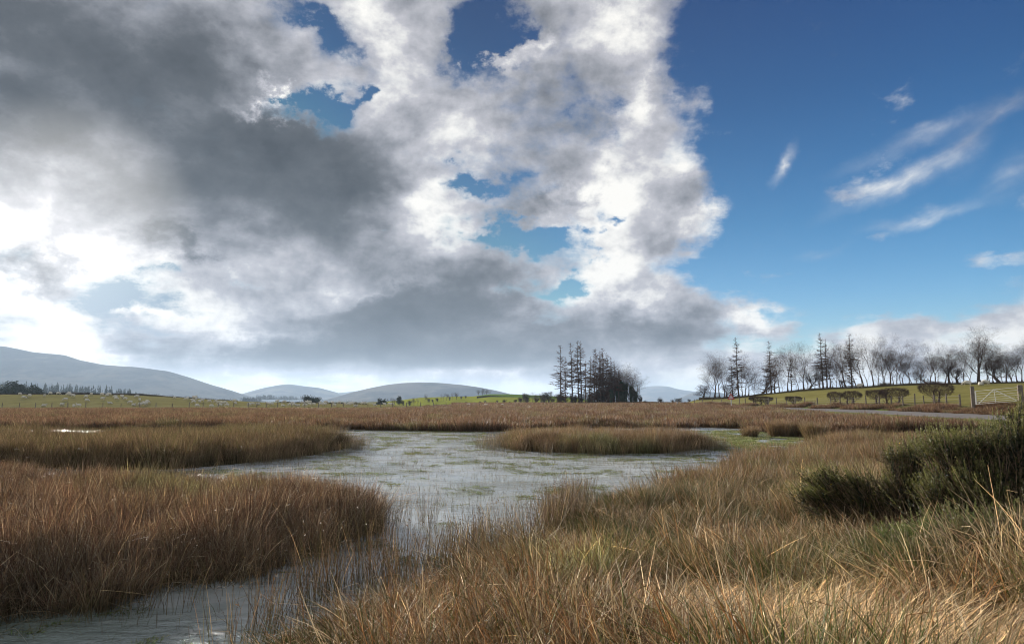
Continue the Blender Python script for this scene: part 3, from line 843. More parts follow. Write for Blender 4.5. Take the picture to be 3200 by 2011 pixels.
def hn(sc, lo, hi, seed):
    return lambda x, y: lo + (hi - lo) * sstep(0.3, 0.7, vnoise(x * sc, y * sc, seed, 3))
def rag(poly, x, y, amt, sc=1.6, seed=4):
    """inside, with a ragged rim"""
    ins = inside(poly, x, y)
    d = edge_dist(poly, x, y)
    return ins & (d > amt * (vnoise(x * sc, y * sc, seed, 2) ** 1.5))
mixA = tufts_near + tufts_wildleft
bed('rush_bed', lambda x, y: rag(BED_NEAR, x, y, 0.40, 1.3) & (vnoise(x * 2.2, y * 2.2, 41, 2) > 0.30), (-16, 2, 3.5, 17), 0.155, mixA, (0.80, 1.12),
    'brown rushes with broken stems growing in a thick bed in the left half of the pond', 11, hfun=lambda x, y: (0.55 + 0.62 * vnoise(x * 1.9, y * 1.9, 8, 3)) * (0.55 + 0.45 * np.clip(edge_dist(BED_NEAR, x, y) / 0.8 + 0.9 * (x > -2.6), 0, 1)),
    pick=lambda x, y, r: np.where(r.uniform(0, 1, len(x)) < 0.84, r.integers(0, 7, len(x)), r.integers(7, 10, len(x))))
bed('rush_bed', lambda x, y: rag(BED_MID, x, y, 1.3, 1.2) & (vnoise(x * .9, y * .9, 43) > 0.16), (-60, -4, 18, 36), 0.30, tufts_dusk, (0.80, 1.12),
    'long bank of dark olive brown rushes behind the near left bed, narrowing to a tip', 12, hfun=lambda x, y: 0.62 + 0.62 * vnoise(x * 0.9, y * 0.9, 3, 3))
bed('rush_bed', lambda x, y: rag(ISLAND, x, y, 1.0, 2.2), (-4, 9, 22, 36), 0.26, tufts_mid, (0.74, 0.98),
    'even rush island standing alone in the water right of the pond centre', 13, hfun=lambda x, y: (0.72 + 0.5 * vnoise(x * 1.3, y * 1.3, 5, 3)) * (0.75 + .25 * np.clip(edge_dist(ISLAND, x, y), 0, 1)))
def far_mask(x, y):
    f = (inside(FAR_SHORE, x, y) | (y > 50)) & (y > 30) & (y < 104) & (x < fence_x(y) - 6.5)
    vg = (x > fence_x(y) - 13.5) & (y < 92)
    return f & ~vg & (vnoise(x * .35, y * .35, 61) > 0.25)
def far_pick(x, y, r):
    pal = vnoise(x * .045, y * .10, 71, 3)
    pr_ = (pal > 0.56) | (y > 100) & (pal > .5)
    pr_ = pr_ & (r.uniform(0, 1, len(x)) < 0.8) & (y > 60)
    return np.where(pr_, r.integers(5, 9, len(x)), r.integers(0, 5, len(x)))
farset = tufts_far + tufts_farpale
bed('rush_plain', far_mask, (-110, 50, 40, 105), 0.62, farset, (0.8, 1.25), 'wide plain of reddish brown rushes between the pond and the sheep field', 14, hfun=lambda x, y: 0.5 + 0.75 * vnoise(x * .4, y * .4, 6, 3), pick=far_pick)
bed('rush_plain', lambda x, y: (((S_of(x, y) < 1330) & (y < 149)) | ((S_of(x, y) >= 1330) & (x < fence_x(y) - 6.5) & (y < 228))) & (vnoise(x * .2, y * .2, 62) > 0.25), (-170, 50, 104, 230), 1.05, farset, (1.2, 1.9),
    'farthest belt of pale and russet rushes below the field fence and tree clump', 15, hfun=lambda x, y: (0.38 + 0.5 * vnoise(x * .25, y * .25, 7, 3)) * np.where(S_of(x, y) < 1420, np.interp(y, [104, 125, 149], [1, .6, .34]), 1.0), pick=far_pick)
# right-hand side of the pond
def bankmask(x, y): return rag(BANK, x, y, 0.4) & (x < 25.5) & ~gorse_near(x, y)
def lodged_w(x, y):
    # straw laid flat in the right foreground
    u = (x - 2.0) * 0.45 - (y - 3.75) * 0.89; v = (x - 2.0) * 0.89 + (y - 3.75) * 0.45
    a = np.exp(-((u / 1.75) ** 2 + (v / 0.85) ** 2) ** 1.5)
    b = np.exp(-(((x - 0.9) / 0.45) ** 2 + ((y - 5.1) / 0.45) ** 2))
    return np.clip(a * 1.2 + b * 0.6, 0, 1) * (0.6 + 0.6 * vnoise(x * 1.3, y * 1.3, 19, 2))
GORSE_AT = [(4.70, 8.2, 1.05), (3.45, 8.2, .5), (4.85, 6.9, 0.9), (5.6, 6.9, .8), (3.67, 5.9, .5), (3.55, 5.0, .6), (4.3, 5.5, .6), (4.5, 6.1, .7)]
def gorse_near(x, y):
    k = np.zeros(np.shape(x), bool)
    for cx_, cy_, r_ in GORSE_AT: k |= np.hypot(x - cx_, y - cy_) < r_
    return k
def green_w(x, y):
    return np.exp(-(((x - 2.9) / 0.5) ** 2 + ((y - 6.0) / 0.6) ** 2))
bankset = tufts_bank + tufts_wild + tufts_green
def bank_pick(x, y, r):
    n = len(x); u = r.uniform(0, 1, n)
    gv = vnoise(x * .55, y * .55, 33, 3)
    pg = 0.10 + 0.42 * (gv > 0.52) + 0.9 * (green_w(x, y) > 0.4)
    pw = 0.30 + 0.35 * lodged_w(x, y)
    left = sstep(2.2, -0.4, x - (y - 6) * .2) * .8 + .1
    rush = np.where(r.uniform(0, 1, n) < left, r.integers(0, 4, n), r.integers(4, 7, n))
    return np.where(u < pg, r.integers(13, 17, n), np.where(u < pg + pw, r.integers(7, 13, n), rush))
def bank_h(x, y):
    edge = np.clip(edge_dist(BANK, x, y) / 1.8, 0, 1)
    right = sstep(-1.5, 3.0, x - (y - 7) * 0.3)
    h = (0.50 + 0.28 * edge + 0.20 * right) * (0.50 + 0.92 * vnoise(x * 1.6, y * 1.6, 15, 3))
    h = h * (1 - 0.5 * np.clip(lodged_w(x, y), 0, 1)) * (1 - 0.2 * sstep(2.8, 1.5, y))
    h = h * (1 - 0.35 * np.exp(-(((x - 3.6) / 1.2) ** 2 + ((y - 6.3) / 1.4) ** 2)))
    return h
def bank_thin(x, y):
    d = edge_dist(BANK, x, y)
    p = np.clip(0.12 + d / 1.3, 0, 1) * (0.55 + 0.9 * sstep(.30, .55, vnoise(x * 1.6, y * 1.6, 16, 2)))
    p = p * (1 - 0.93 * np.clip(lodged_w(x, y) * 1.7, 0, 1))
    return vnoise(x * 9.1, y * 9.1, 77, 1) < p + 0.02
bed('rush_bank', lambda x, y: bankmask(x, y) & bank_thin(x, y) & (y < 13), (-3.5, 13, 0.6, 13), 0.150, bankset, (0.78, 1.12),
    'tangled straw and orange brown rushes covering the near right bank of the pond', 21, hfun=bank_h, pick=bank_pick)
bed('rush_bank', lambda x, y: bankmask(x, y) & (y >= 13) & (y < 32), (2, 26, 13, 32), 0.29, tufts_mid + tufts_bank, (0.72, 1.0),
    'pale brown rushes running from the gorse back to the marshy end of the pond', 22, hfun=hn(0.4, 0.72, 1.0, 12), pick=lambda x, y, r: np.where(r.uniform(0, 1, len(x)) < .6, r.integers(0, 6, len(x)), r.integers(6, 13, len(x))))
bed('rush_fringe', lambda x, y: inside([P0(*p) for p in [(660, 2200), (760, 1990), (930, 1900), (1040, 1830), (1200, 1800), (1350, 1770), (1500, 1710), (1680, 1690), (1720, 1600), (1850, 1560), (1760, 1720), (1500, 1800), (1350, 1860), (1000, 1900), (700, 2100)]], x, y),
    (-4, 4, 4, 14), 0.17, tufts_sparse, (0.75, 1.2), 'thin single rush stems with seed heads standing out of the water along the near bank', 23, zoff=-0.03)
bed('rush_fringe', lambda x, y: ((edge_dist(BED_NEAR, x, y) < 0.55) | (edge_dist(BED_MID, x, y) < 0.8) | (edge_dist(ISLAND, x, y) < 0.8)) & (vnoise(x * 3, y * 3, 3, 1) > 0.45), (-30, 9, 5, 36), 0.24, tufts_sparse, (0.7, 1.1),
    'loose rush stems rising from the water round the edge of the left beds', 24, zoff=-0.03)
bed('lodged_straw', lambda x, y: inside(BANK, x, y) & ~gorse_near(x, y) & (lodged_w(x, y) > 0.14 + 0.3 * vnoise(x * 4, y * 4, 5, 1)), (-1.5, 6, 1.2, 7), 0.10, tufts_lodged, (0.7, 1.15),
    'pale straw lying flat in swirls across the right foreground', 25, cat='straw', zoff=0.04, yaw=lambda x, y, r: -0.25 + 2.2 * (vnoise(x * .8, y * .8, 91, 2) - .5) * 2 + r.normal(0, 0.5, len(x)), tilt=0.07)
bed('marsh_grass', lambda x, y: inside(MARSH, x, y) & (vnoise(x * 1.4, y * 1.4, 27, 3) > .46), (8, 24, 22, 52), 0.26, tufts_grass, (0.5, 0.9),
    'short bright green grass growing in the shallow marshy end of the pond', 26, cat='grass')
bed('verge_grass', lambda x, y: (x > fence_x(y) - 14) & (x < fence_x(y) - 6.6) & (y < 100), (25, 38, 34, 100), 0.42, tufts_grass, (0.9, 1.6),
    'green grass verge between the rushes and the lane', 27, cat='grass')
bed('bank_grass', lambda x, y: (x > fence_x(y) - 2.9) & (x < fence_x(y) + 0.7), (33, 46, 40, 190), 0.42, tufts_far + tufts_grass, (0.55, 1.1),
    'rough green and brown grass on the roadside bank below the fence', 28, cat='grass', pick=lambda x, y, r: np.where(vnoise(x * .3, y * .3, 8) > .5, r.integers(0, 5, len(x)), r.integers(5, 9, len(x))), hfun=hn(0.3, .5, 1.0, 14))
def pond(x, y):
    l = np.zeros(x.shape, bool)
    for p in BEDS.values(): l |= inside(p, x, y)
    return ~l & (y < 46)
bed('pond_stems', lambda x, y: pond(x, y) & (vnoise(x * .30, y * .22, 51, 4) > 0.40) & (vnoise(x * 1.7, y * 1.7, 52, 2) > 0.46), (-12, 22, 6, 44), 0.34, tufts_pond, (0.6, 1.25),
    'scattered short water plant stems poking up through the open pond', 31, cat='water plants', zoff=0.0)
bed('pond_weed', lambda x, y: pond(x, y) & ((vnoise(x * 1.1, y * 1.3, 55, 4) > 0.635 - 0.06 * sstep(-1, 5, x)) | ((edge_dist(FAR_SHORE, x, y) < 1.6) & (vnoise(x, y, 6) > .5)) | (edge_dist(MARSH, x, y) < 1.6) & (vnoise(x, y, 6) > .35)), (-14, 24, 5, 46), 0.20, tufts_weed, (0.3, 0.75),
    'green weed floating in patches on the pond', 32, cat='water plants', zoff=0.03)
stray = [clump('stray_stems', M_STRAW, 7, 0.22, 0.88, 0.0038, dict(straw=3, pale=3, brown=3), 270 + i, segs=6, lean=0.5, bend=0.6, kink=0.55, heads=0.25) for i in range(8)]
bed('stray_stems', lambda x, y: (bankmask(x, y) & bank_thin(x, y) & (y < 11) & (y > 3.4)), (-3.5, 10, 1.4, 11), 0.24, stray, (0.65, 1.1),
    'long bent pale stems crossing over the rushes of the right bank', 33, hfun=bank_h, tilt=.2)
bed('stray_stems', lambda x, y: inside(BED_NEAR, x, y), (-14, 2, 4.5, 14), 0.22, stray, (0.65, 1.05),
    'long bent pale stems crossing over the rushes of the near left bed', 34, hfun=hn(.9, .7, 1.0, 3), tilt=.2)
# single tussocks that stand on their own by the marsh
def tussock(px, py, wpx, label, src, seed, ht=1.0):
    x, y = P0(px, py)
    r = np.random.default_rng(seed)
    rad = wpx * y / FPX / 2
    n = max(5, int(14 * rad * rad / 0.09))
    vs, fs, cs = [], [], []
    off = 0
    for i in range(min(n, 26)):
        s = src[i % len(src)].data
        v = np.zeros(len(s.vertices) * 3, np.float32); s.vertices.foreach_get('co', v); v = v.reshape(-1, 3).astype(float)
        f = np.zeros(len(s.polygons) * 4, np.int32); s.loops.foreach_get('vertex_index', f); f = f.reshape(-1, 4)
        c = np.zeros(len(v) * 4, np.float32); s.color_attributes['Col'].data.foreach_get('color', c)
        a = r.uniform(0, 6.28); k = r.uniform(.8, 1.0)
        rr = rad * 0.72 * math.sqrt(r.uniform()); th = r.uniform(0, 6.28)
        lean = rr / rad * 0.35
        X = (v[:, 0] * math.cos(a) - v[:, 1] * math.sin(a)) * k; Y = (v[:, 0] * math.sin(a) + v[:, 1] * math.cos(a)) * k
        X = X + rr * math.cos(th) + v[:, 2] * lean * math.cos(th); Y = Y + rr * math.sin(th) + v[:, 2] * lean * math.sin(th)
        vs.append(np.stack([X, Y, v[:, 2] * k * ht], -1)); fs.append(f + off); cs.append(c.reshape(-1, 4)[:, :3]); off += len(v)
    o = new_mesh('rush_tussock', np.concatenate(vs), np.concatenate(fs), 4, M_MID, colors=np.concatenate(cs))
    o.location = (x, y, max(Hs(x, y), -0.03) - 0.03)
    tag(o, label, 'tussock', 'rush tussocks by the marshy end of the pond')
tussock(2345, 1366, 34, 'smallest round rush tussock, standing alone in the green shallows', tufts_mid, 1, .8)
tussock(2440, 1364, 62, 'tall brown rush tussock just behind the small lone one', tufts_mid, 2, 1.25)
tussock(2495, 1364, 64, 'dark sprawling rush tussock between two tall brown tussocks', tufts_mid, 3, 1.05)
tussock(2556, 1380, 66, 'tall rusty rush tussock nearest the gorse at the marsh edge', tufts_mid, 4, 1.2)

# ------------------------------------------------------------------ trees
def segs_mesh(segs, sides=4):
    S = np.array(segs, float)
    p0, p1, r0, r1 = S[:, 0:3], S[:, 3:6], S[:, 6], S[:, 7]
    d = p1 - p0
    d /= np.maximum(np.linalg.norm(d, axis=1, keepdims=True), 1e-9)
    up = np.where(np.abs(d[:, 2:3]) < 0.9, np.array([[0, 0, 1.0]]), np.array([[1.0, 0, 0]]))
    a = np.cross(d, up); a /= np.maximum(np.linalg.norm(a, axis=1, keepdims=True), 1e-9)
    b = np.cross(d, a)
    n = len(S)
    V = np.zeros((n, 2, sides, 3))
    for k in range(sides):
        t = 2 * np.pi * k / sides
        o = a * math.cos(t) + b * math.sin(t)
        V[:, 0, k] = p0 + o * r0[:, None]
        V[:, 1, k] = p1 + o * r1[:, None]
    base = np.arange(n) * 2 * sides
    F = [np.stack([base + k, base + (k + 1) % sides, base + sides + (k + 1) % sides, base + sides + k], -1) for k in range(sides)]
    return V.reshape(-1, 3), np.concatenate(F)

def perp_turn(d, ang, rot, r):
    d = np.array(d) / np.linalg.norm(d)
    u = np.array([0, 0, 1.0]) if abs(d[2]) < 0.95 else np.array([1.0, 0, 0])
    a = np.cross(d, u); a /= np.linalg.norm(a); b = np.cross(d, a)
    o = a * math.cos(rot) + b * math.sin(rot)
    v = d * math.cos(ang) + o * math.sin(ang)
    return v / np.linalg.norm(v)

def broadleaf(seed, spread=0.5, trunk=0.32, forks=2, wob=0.10, depth=6, thick=0.020, twist=0.06):
    """unit-height bare tree: trunk segments and crown segments"""
    r = random.Random(seed)
    tr, cr = [], []
    def limb(p, d, L, rad, dep):
        k = 3 if dep <= 2 else 2
        q = np.array(p); dv = np.array(d)
        for i in range(k):
            dv = dv + np.array([r.gauss(0, wob), r.gauss(0, wob), r.gauss(0.02, wob * .5) + 0.07 * (dep > 0)])
            dv /= np.linalg.norm(dv)
            q2 = q + dv * L / k
            ra = rad * (1 - 0.35 * i / k); rb = rad * (1 - 0.35 * (i + 1) / k)
            (tr if dep == 0 else cr).append([*q, *q2, ra, rb])
            if dep >= 1 and dep < depth and r.random() < 0.75 or (dep == 0 and i >= 1 and r.random() < 0.9):
                limb(q2, perp_turn(dv, r.uniform(0.5, 1.0) * (0.6 + spread), r.uniform(0, 6.28), r), L * r.uniform(0.45, 0.65), rb * 0.45, dep + 2 if dep < 2 else dep + 1)
            q = q2
        if dep < depth:
            nf = forks if dep < 2 else r.choice((2, 3, 3))
            r0 = r.uniform(0, 6.28)
            for j in range(nf):
                ang = r.uniform(0.18, 0.5) * (0.6 + spread)
                limb(q, perp_turn(dv, ang, r0 + 6.28 * j / nf + r.uniform(-.4, .4), r), L * r.uniform(0.62, 0.86), rb * (0.78 if nf == 2 else 0.66), dep + 1)
        else:
            for j in range(4):
                e = q + perp_turn(dv, r.uniform(0.2, 0.8), r.uniform(0, 6.28), r) * L * r.uniform(.5, 1.0)
                cr.append([*q, *e, rad * 0.8, rad * 0.4])
                for j2 in range(2):
                    m_ = q * .5 + e * .5
                    e2 = m_ + perp_turn(e - q, r.uniform(0.4, 0.9), r.uniform(0, 6.28), r) * L * r.uniform(.3, .6)
                    cr.append([*m_, *e2, rad * 0.7, rad * 0.35])
    d0 = np.array([r.gauss(0, twist), r.gauss(0, twist), 1.0])
    limb((0, 0, 0), d0 / np.linalg.norm(d0), trunk, thick, 0)
    A = np.array(tr); B = np.array(cr)
    h = max(A[:, 5].max(), B[:, 5].max())
    return A / h, B / h

def larch(seed, low=0.12, width=0.17, n=70, thick=0.013, droop=0.15):
    r = random.Random(seed)
    tr, cr = [], []
    q = np.array([0.0, 0, 0]); lean = np.array([r.gauss(0, .012), r.gauss(0, .012), 0])
    pts = [q]
    K = 14
    for i in range(K):
        q = q + np.array([r.gauss(0, .0035), r.gauss(0, .0035), 1.0 / K]) + lean / K
        pts.append(q)
    for i in range(K):
        tr.append([*pts[i], *pts[i + 1], thick * (1 - i / K) + .0012, thick * (1 - (i + 1) / K) + .0012])
    for j in range(n):
        t = low + (1 - low) * r.random() ** .9
        if t >= 0.99: t = 0.98
        i = min(int(t * K), K - 1); f = t * K - i
        p = pts[i] * (1 - f) + pts[i + 1] * f
        L = width * (1.05 - t) ** 0.75 * r.choice((.35, .6, .8, 1.0, 1.15)) * r.uniform(0.8, 1.1)
        if t < 0.35: L *= r.uniform(0.3, 0.9)
        a = r.uniform(0, 6.28)
        up0 = r.uniform(0.1, 0.75) if t > .7 else r.uniform(-0.25, 0.45)
        d = np.array([math.cos(a), math.sin(a), up0]); 
        segn = 4; qq = p; rad = 0.0052 * (1.25 - t)
        for k in range(segn):
            d2 = d + np.array([r.gauss(0, .12), r.gauss(0, .12), -droop * (k < 2) + 0.22 * (k >= 2) + r.gauss(0, .06)])
            q2 = qq + d2 / np.linalg.norm(d2) * L / segn
            cr.append([*qq, *q2, rad * (1 - .2 * k), rad * (1 - .2 * (k + 1))])
            for m_ in range(3):
                aa = a + r.choice((-1, 1)) * r.uniform(.5, 1.1)
                lt = L * r.uniform(0.12, 0.36)
                bb = qq * (1 - m_ / 3) + q2 * (m_ / 3)
                e = bb + np.array([math.cos(aa), math.sin(aa), r.uniform(-.35, .25)]) * lt
                cr.append([*bb, *e, rad * .55, rad * .28])
                e2 = e + np.array([math.cos(aa + r.uniform(-.8, .8)), math.sin(aa), r.uniform(-.3, .3)]) * lt * .5
                cr.append([*(bb * .5 + e * .5), *e2, rad * .45, rad * .22])
            qq = q2
    return np.array(tr), np.array(cr)

BARK = simple_mat('bark', (0.055, 0.038, 0.028), (0.12, 0.085, 0.062), 2.0, 0.9, 0.15, 0.6)
TWIG = simple_mat('twigs', (0.060, 0.042, 0.034), (0.105, 0.072, 0.058), 0.6, 0.9, 0.1)
LARCH_TWIG = simple_mat('larch_twigs', (0.075, 0.042, 0.028), (0.13, 0.075, 0.048), 0.6, 0.9, 0.1)
PALE_BARK = simple_mat('pale_bark', (0.28, 0.27, 0.24), (0.45, 0.43, 0.38), 4.0, 0.8, 0.15)

def tree_proto(kind, seed, **kw):
    if kind == 'larch': A, B = larch(seed, **kw); bm, tm = BARK, LARCH_TWIG
    else: A, B = broadleaf(seed, **kw); bm, tm = BARK, TWIG
    # the base flares a little and stands in the ground
    va, fa = segs_mesh(A, 6); vb, fb = segs_mesh(B, 3)
    va[:, 0:2] *= (1 + 0.9 * np.exp(-va[:, 2:3] / 0.018))
    a = new_mesh('trunk', va, fa, 4, bm, smooth=True, link=False)
    b = new_mesh('crown', vb, fb, 4, tm, link=False)
    return a, b
PROTO = {
    'ash': [tree_proto('b', 300 + i, spread=sp, trunk=t_, forks=f_, depth=6, thick=th, wob=.09) for i, (sp, t_, f_, th) in enumerate([(.25, .42, 2, .017), (.35, .34, 2, .018), (.30, .48, 2, .016), (.22, .38, 2, .017), (.4, .30, 3, .019), (.28, .44, 3, .016)])],
    'oak': [tree_proto('b', 330 + i, spread=.62, trunk=.26, forks=3, depth=6, thick=.026, wob=.12) for i in range(2)],
    'thorn': [tree_proto('b', 350 + i, spread=.75, trunk=.18, forks=3, depth=5, thick=.030, wob=.16, twist=.06) for i in range(3)],
    'larch': [tree_proto('larch', 370 + i, **k) for i, k in enumerate([dict(low=.16, width=.22, n=115), dict(low=.08, width=.25, n=120), dict(low=.22, width=.22, n=115), dict(low=.15, width=.18, n=105), dict(low=.35, width=.24, n=95)])],
}
def plant(kind, i, x, y, height, label, cat, group, name, fat=1.0, rz=None, wide=1.0, lean=None):
    a0, b0 = PROTO[kind][i % len(PROTO[kind])]
    z = Hs(x, y)
    e = empty(name, (x, y, z - 0.05), rz if rz is not None else random.uniform(0, 6.28))
    if lean: e.rotation_euler[0] += lean[0]; e.rotation_euler[1] += lean[1]
    for src, nm in ((a0, 'trunk'), (b0, 'crown')):
        c = src.copy(); c.name = nm; COL.objects.link(c); c.parent = e
        c.scale = (height * wide, height * wide, height)
    tag(e, label, cat, group)
    return e
ORD = ['first', 'second', 'third', 'fourth', 'fifth', 'sixth', 'seventh', 'eighth', 'ninth', 'tenth', 'eleventh', 'twelfth', 'thirteenth', 'fourteenth', 'fifteenth', 'sixteenth', 'seventeenth', 'eighteenth', 'nineteenth']
TENS = {20: 'twentieth', 30: 'thirtieth', 40: 'fortieth', 50: 'fiftieth', 60: 'sixtieth', 70: 'seventieth'}
TENW = {2: 'twenty', 3: 'thirty', 4: 'forty', 5: 'fifty', 6: 'sixty', 7: 'seventy'}
def ordn(i):
    n = i + 1
    if n < 20: return ORD[i]
    if n % 10 == 0: return TENS[n]
    return TENW[n // 10] + '-' + ORD[n % 10 - 1]

ROW = [(2198, 1196, 'thorn', 0), (2234, 1091, 'ash', 4), (2249, 1093, 'ash', 0), (2271, 1196, 'thorn', 1), (2290, 1119, 'larch', 1), (2309, 1052, 'larch', 0), (2330, 1132, 'ash', 3),
       (2339, 1114, 'ash', 1), (2381, 1165, 'thorn', 2), (2411, 1064, 'larch', 1), (2423, 1091, 'ash', 3), (2446, 1162, 'ash', 5), (2464, 1066, 'ash', 0), (2475, 1108, 'larch', 3), (2489, 1148, 'ash', 2),
       (2514, 1055, 'ash', 1), (2533, 1158, 'thorn', 0), (2549, 1101, 'ash', 5), (2561, 1138, 'ash', 3), (2575, 1038, 'larch', 0), (2587, 1055, 'larch', 3), (2597, 1060, 'ash', 0), (2604, 1100, 'ash', 2),
       (2636, 1180, 'thorn', 1), (2647, 1050, 'ash', 3), (2665, 1041, 'larch', 1), (2700, 1046, 'ash', 4), (2733, 1038, 'ash', 0), (2747, 1080, 'ash', 2), (2762, 1085, 'ash', 3), (2785, 1031, 'ash', 1),
       (2796, 1070, 'ash', 5), (2818, 1080, 'ash', 2), (2828, 1098, 'ash', 1), (2845, 1079, 'ash', 0), (2857, 1120, 'ash', 3), (2882, 1090, 'ash', 5), (2893, 1116, 'ash', 2), (2904, 1150, 'thorn', 2),
       (2925, 1056, 'ash', 1), (2936, 1115, 'ash', 0), (2972, 1088, 'oak', 0), (2996, 1138, 'thorn', 1), (3017, 1043, 'ash', 5), (3068, 1010, 'oak', 1), (3088, 1058, 'ash', 3), (3109, 1066, 'ash', 0), (3127, 1115, 'thorn', 0),
       (3150, 1081, 'ash', 4), (3166, 1110, 'ash', 2), (3186, 1060, 'ash', 1), (3199, 1050, 'ash', 0), (3235, 1040, 'ash', 5), (3290, 1055, 'ash', 3)]
ROWN = {'ash': ('bare tree with upright forking branches', 'bare tree'), 'oak': ('broad domed bare tree with heavy limbs', 'bare tree'), 'thorn': ('low twisted bare thorn tree', 'thorn tree'), 'larch': ('tall bare larch with short side branches', 'larch')}
rr_ = random.Random(5)
for i, (px, ty, kd, vi) in enumerate(ROW):
    Dd = float(R_at(px, RIDGE_D)) + rr_.uniform(-2.5, 3.0)
    x = (px - 1600) / 2148.0 * Dd
    z = Hs(x, Dd)
    top = at_depth(px, ty, Dd).z
    hgt = top - z
    nm = {'ash': 'bare_tree', 'oak': 'bare_tree', 'thorn': 'thorn_tree', 'larch': 'larch_tree'}[kd]
    plant(kd, vi, x, Dd, hgt, '%s, %s in the ridge row from the left' % (ROWN[kd][0], ordn(i)), ROWN[kd][1], 'trees in a row along the right ridge', nm, wide=(1.0 if kd == 'larch' else 1.18 if kd != 'thorn' else 1.3) * (1.15 if hgt < 8 else 1.0))

for i, (px, ty) in enumerate([(2218, 1118), (2262, 1102), (2320, 1096), (2358, 1120), (2396, 1110), (2436, 1098), (2498, 1088), (2526, 1100), (2566, 1090), (2618, 1088), (2632, 1102), (2682, 1078), (2715, 1072), (2772, 1080), (2807, 1066), (2868, 1090), (2908, 1086), (2950, 1078), (2984, 1082), (3040, 1072), (3098, 1076), (3138, 1070), (3172, 1074)]):
    Dd = float(R_at(px, RIDGE_D)) + 13 + rr_.uniform(-3, 5)
    x = (px - 1600) / 2148.0 * Dd
    plant('ash', i * 5 + 2, x, Dd, at_depth(px, ty, Dd).z - Hs(x, Dd), 'slender bare tree standing behind the ridge row, %s from the left' % ordn(i), 'bare tree', 'slender trees behind the ridge row', 'bare_tree', wide=1.1)
CLUMP = [(1753, 1077, 'larch', 1), (1767, 1113, 'larch', 0), (1788, 1070, 'larch', 2), (1809, 1062, 'larch', 0), (1817, 1063, 'larch', 4), (1830, 1120, 'larch', 3), (1843, 1140, 'larch', 2), (1858, 1090, 'larch', 1), (1866, 1088, 'larch', 0),
         (1878, 1102, 'larch', 3), (1887, 1086, 'larch', 1), (1899, 1106, 'larch', 0), (1909, 1113, 'larch', 1), (1920, 1127, 'larch', 4), (1929, 1135, 'ash', 2), (1939, 1129, 'ash', 0), (1953, 1146, 'ash', 3), (1968, 1142, 'ash', 5), (1988, 1146, 'oak', 0), (1998, 1200, 'larch', 3), (1848, 1112, 'larch', 4), (1872, 1094, 'larch', 2), (1882, 1098, 'larch', 4), (1893, 1100, 'larch', 3), (1904, 1118, 'ash', 1), (1915, 1124, 'larch', 3), (1925, 1128, 'ash', 5), (1934, 1140, 'larch', 4), (1946, 1144, 'ash', 0), (1961, 1150, 'ash', 1)]
CLUMP.sort()
for i, (px, ty, kd, vi) in enumerate(CLUMP):
    Dd = 206 + rr_.uniform(-6, 12)
    x = (px - 1600) / 2148.0 * Dd
    hgt = at_depth(px, ty, Dd).z - Hs(x, Dd)
    plant(kd, vi, x, Dd, hgt, '%s, %s in the dark central clump from the left' % (ROWN[kd][0], ordn(i)), ROWN[kd][1], 'trees of the central clump', 'larch_tree' if kd == 'larch' else 'bare_tree', wide=.95 if kd == 'larch' else 1.3)

# leafy evergreen growth: many small leaves round the ends of real limbs
def leafy_proto(seed, n_leaf, kind='bush', leaf=0.03, mat=None):
    """unit-height evergreen: limbs with clumps of small leaf faces"""
    r = np.random.default_rng(seed)
    A, B = broadleaf(seed, spread=.45 if kind == 'bush' else .5, trunk=.16 if kind == 'bush' else .3, forks=3, depth=4, thick=.03, wob=.15)
    ends = B[-len(B) * 2 // 3:, 3:6]
    c = ends[r.integers(0, len(ends), n_leaf)] * np.where(r.uniform(0, 1, (n_leaf, 1)) < .5, 1.0, r.uniform(.5, 1, (n_leaf, 1))) + r.normal(0, 0.03, (n_leaf, 3))
    if kind == 'bush': c[:, 2] = np.where(r.uniform(0, 1, n_leaf) < .45, c[:, 2] * r.uniform(0.08, 1, n_leaf), c[:, 2])
    V = np.repeat(c[:, None, :], 4, 1)
    a = r.normal(0, 1, (n_leaf, 3)); a /= np.linalg.norm(a, axis=1, keepdims=True)
    b = np.cross(a, r.normal(0, 1, (n_leaf, 3))); b /= np.linalg.norm(b, axis=1, keepdims=True)
    s = leaf * r.uniform(.5, 1.2, (n_leaf, 1))
    V[:, 0] += a * s; V[:, 1] += b * s * .6; V[:, 2] -= a * s; V[:, 3] -= b * s * .6
    F = np.arange(n_leaf * 4).reshape(-1, 4)
    vb, fb = segs_mesh(B, 3)
    V = np.concatenate([V.reshape(-1, 3), vb]); F = np.concatenate([F, fb + n_leaf * 4])
    V[:, 2] = np.maximum(V[:, 2], 0.0)
    va, fa = segs_mesh(A, 5)
    return new_mesh('trunk', va, fa, 4, BARK, link=False), new_mesh('crown', V, F, 4, mat, link=False)
EVERGREEN = simple_mat('evergreen_leaves', (0.022, 0.035, 0.016), (0.05, 0.07, 0.03), 1.5, 0.7, 0.3)
DUSKY = simple_mat('dusky_twigs', (0.055, 0.045, 0.035), (0.10, 0.08, 0.06), 1.2, 0.9, 0.1)
PROTO['holly'] = [leafy_proto(400 + i, 5000, 'bush', .026, EVERGREEN) for i in range(2)]
PROTO['pine'] = [leafy_proto(410 + i, 4200, 'pine', .030, EVERGREEN) for i in range(2)]
PROTO['scrub'] = [leafy_proto(420 + i, 1800, 'bush', .020, DUSKY) for i in range(3)]
def by_px(px, ty, Dd, kd, vi, label, cat, group, name, wide=1.0):
    x = (px - 1600) / 2148.0 * Dd
    hgt = at_depth(px, ty, Dd).z - Hs(x, Dd)
    return plant(kd, vi, x, Dd, max(hgt, .5), label, cat, group, name, wide=wide)
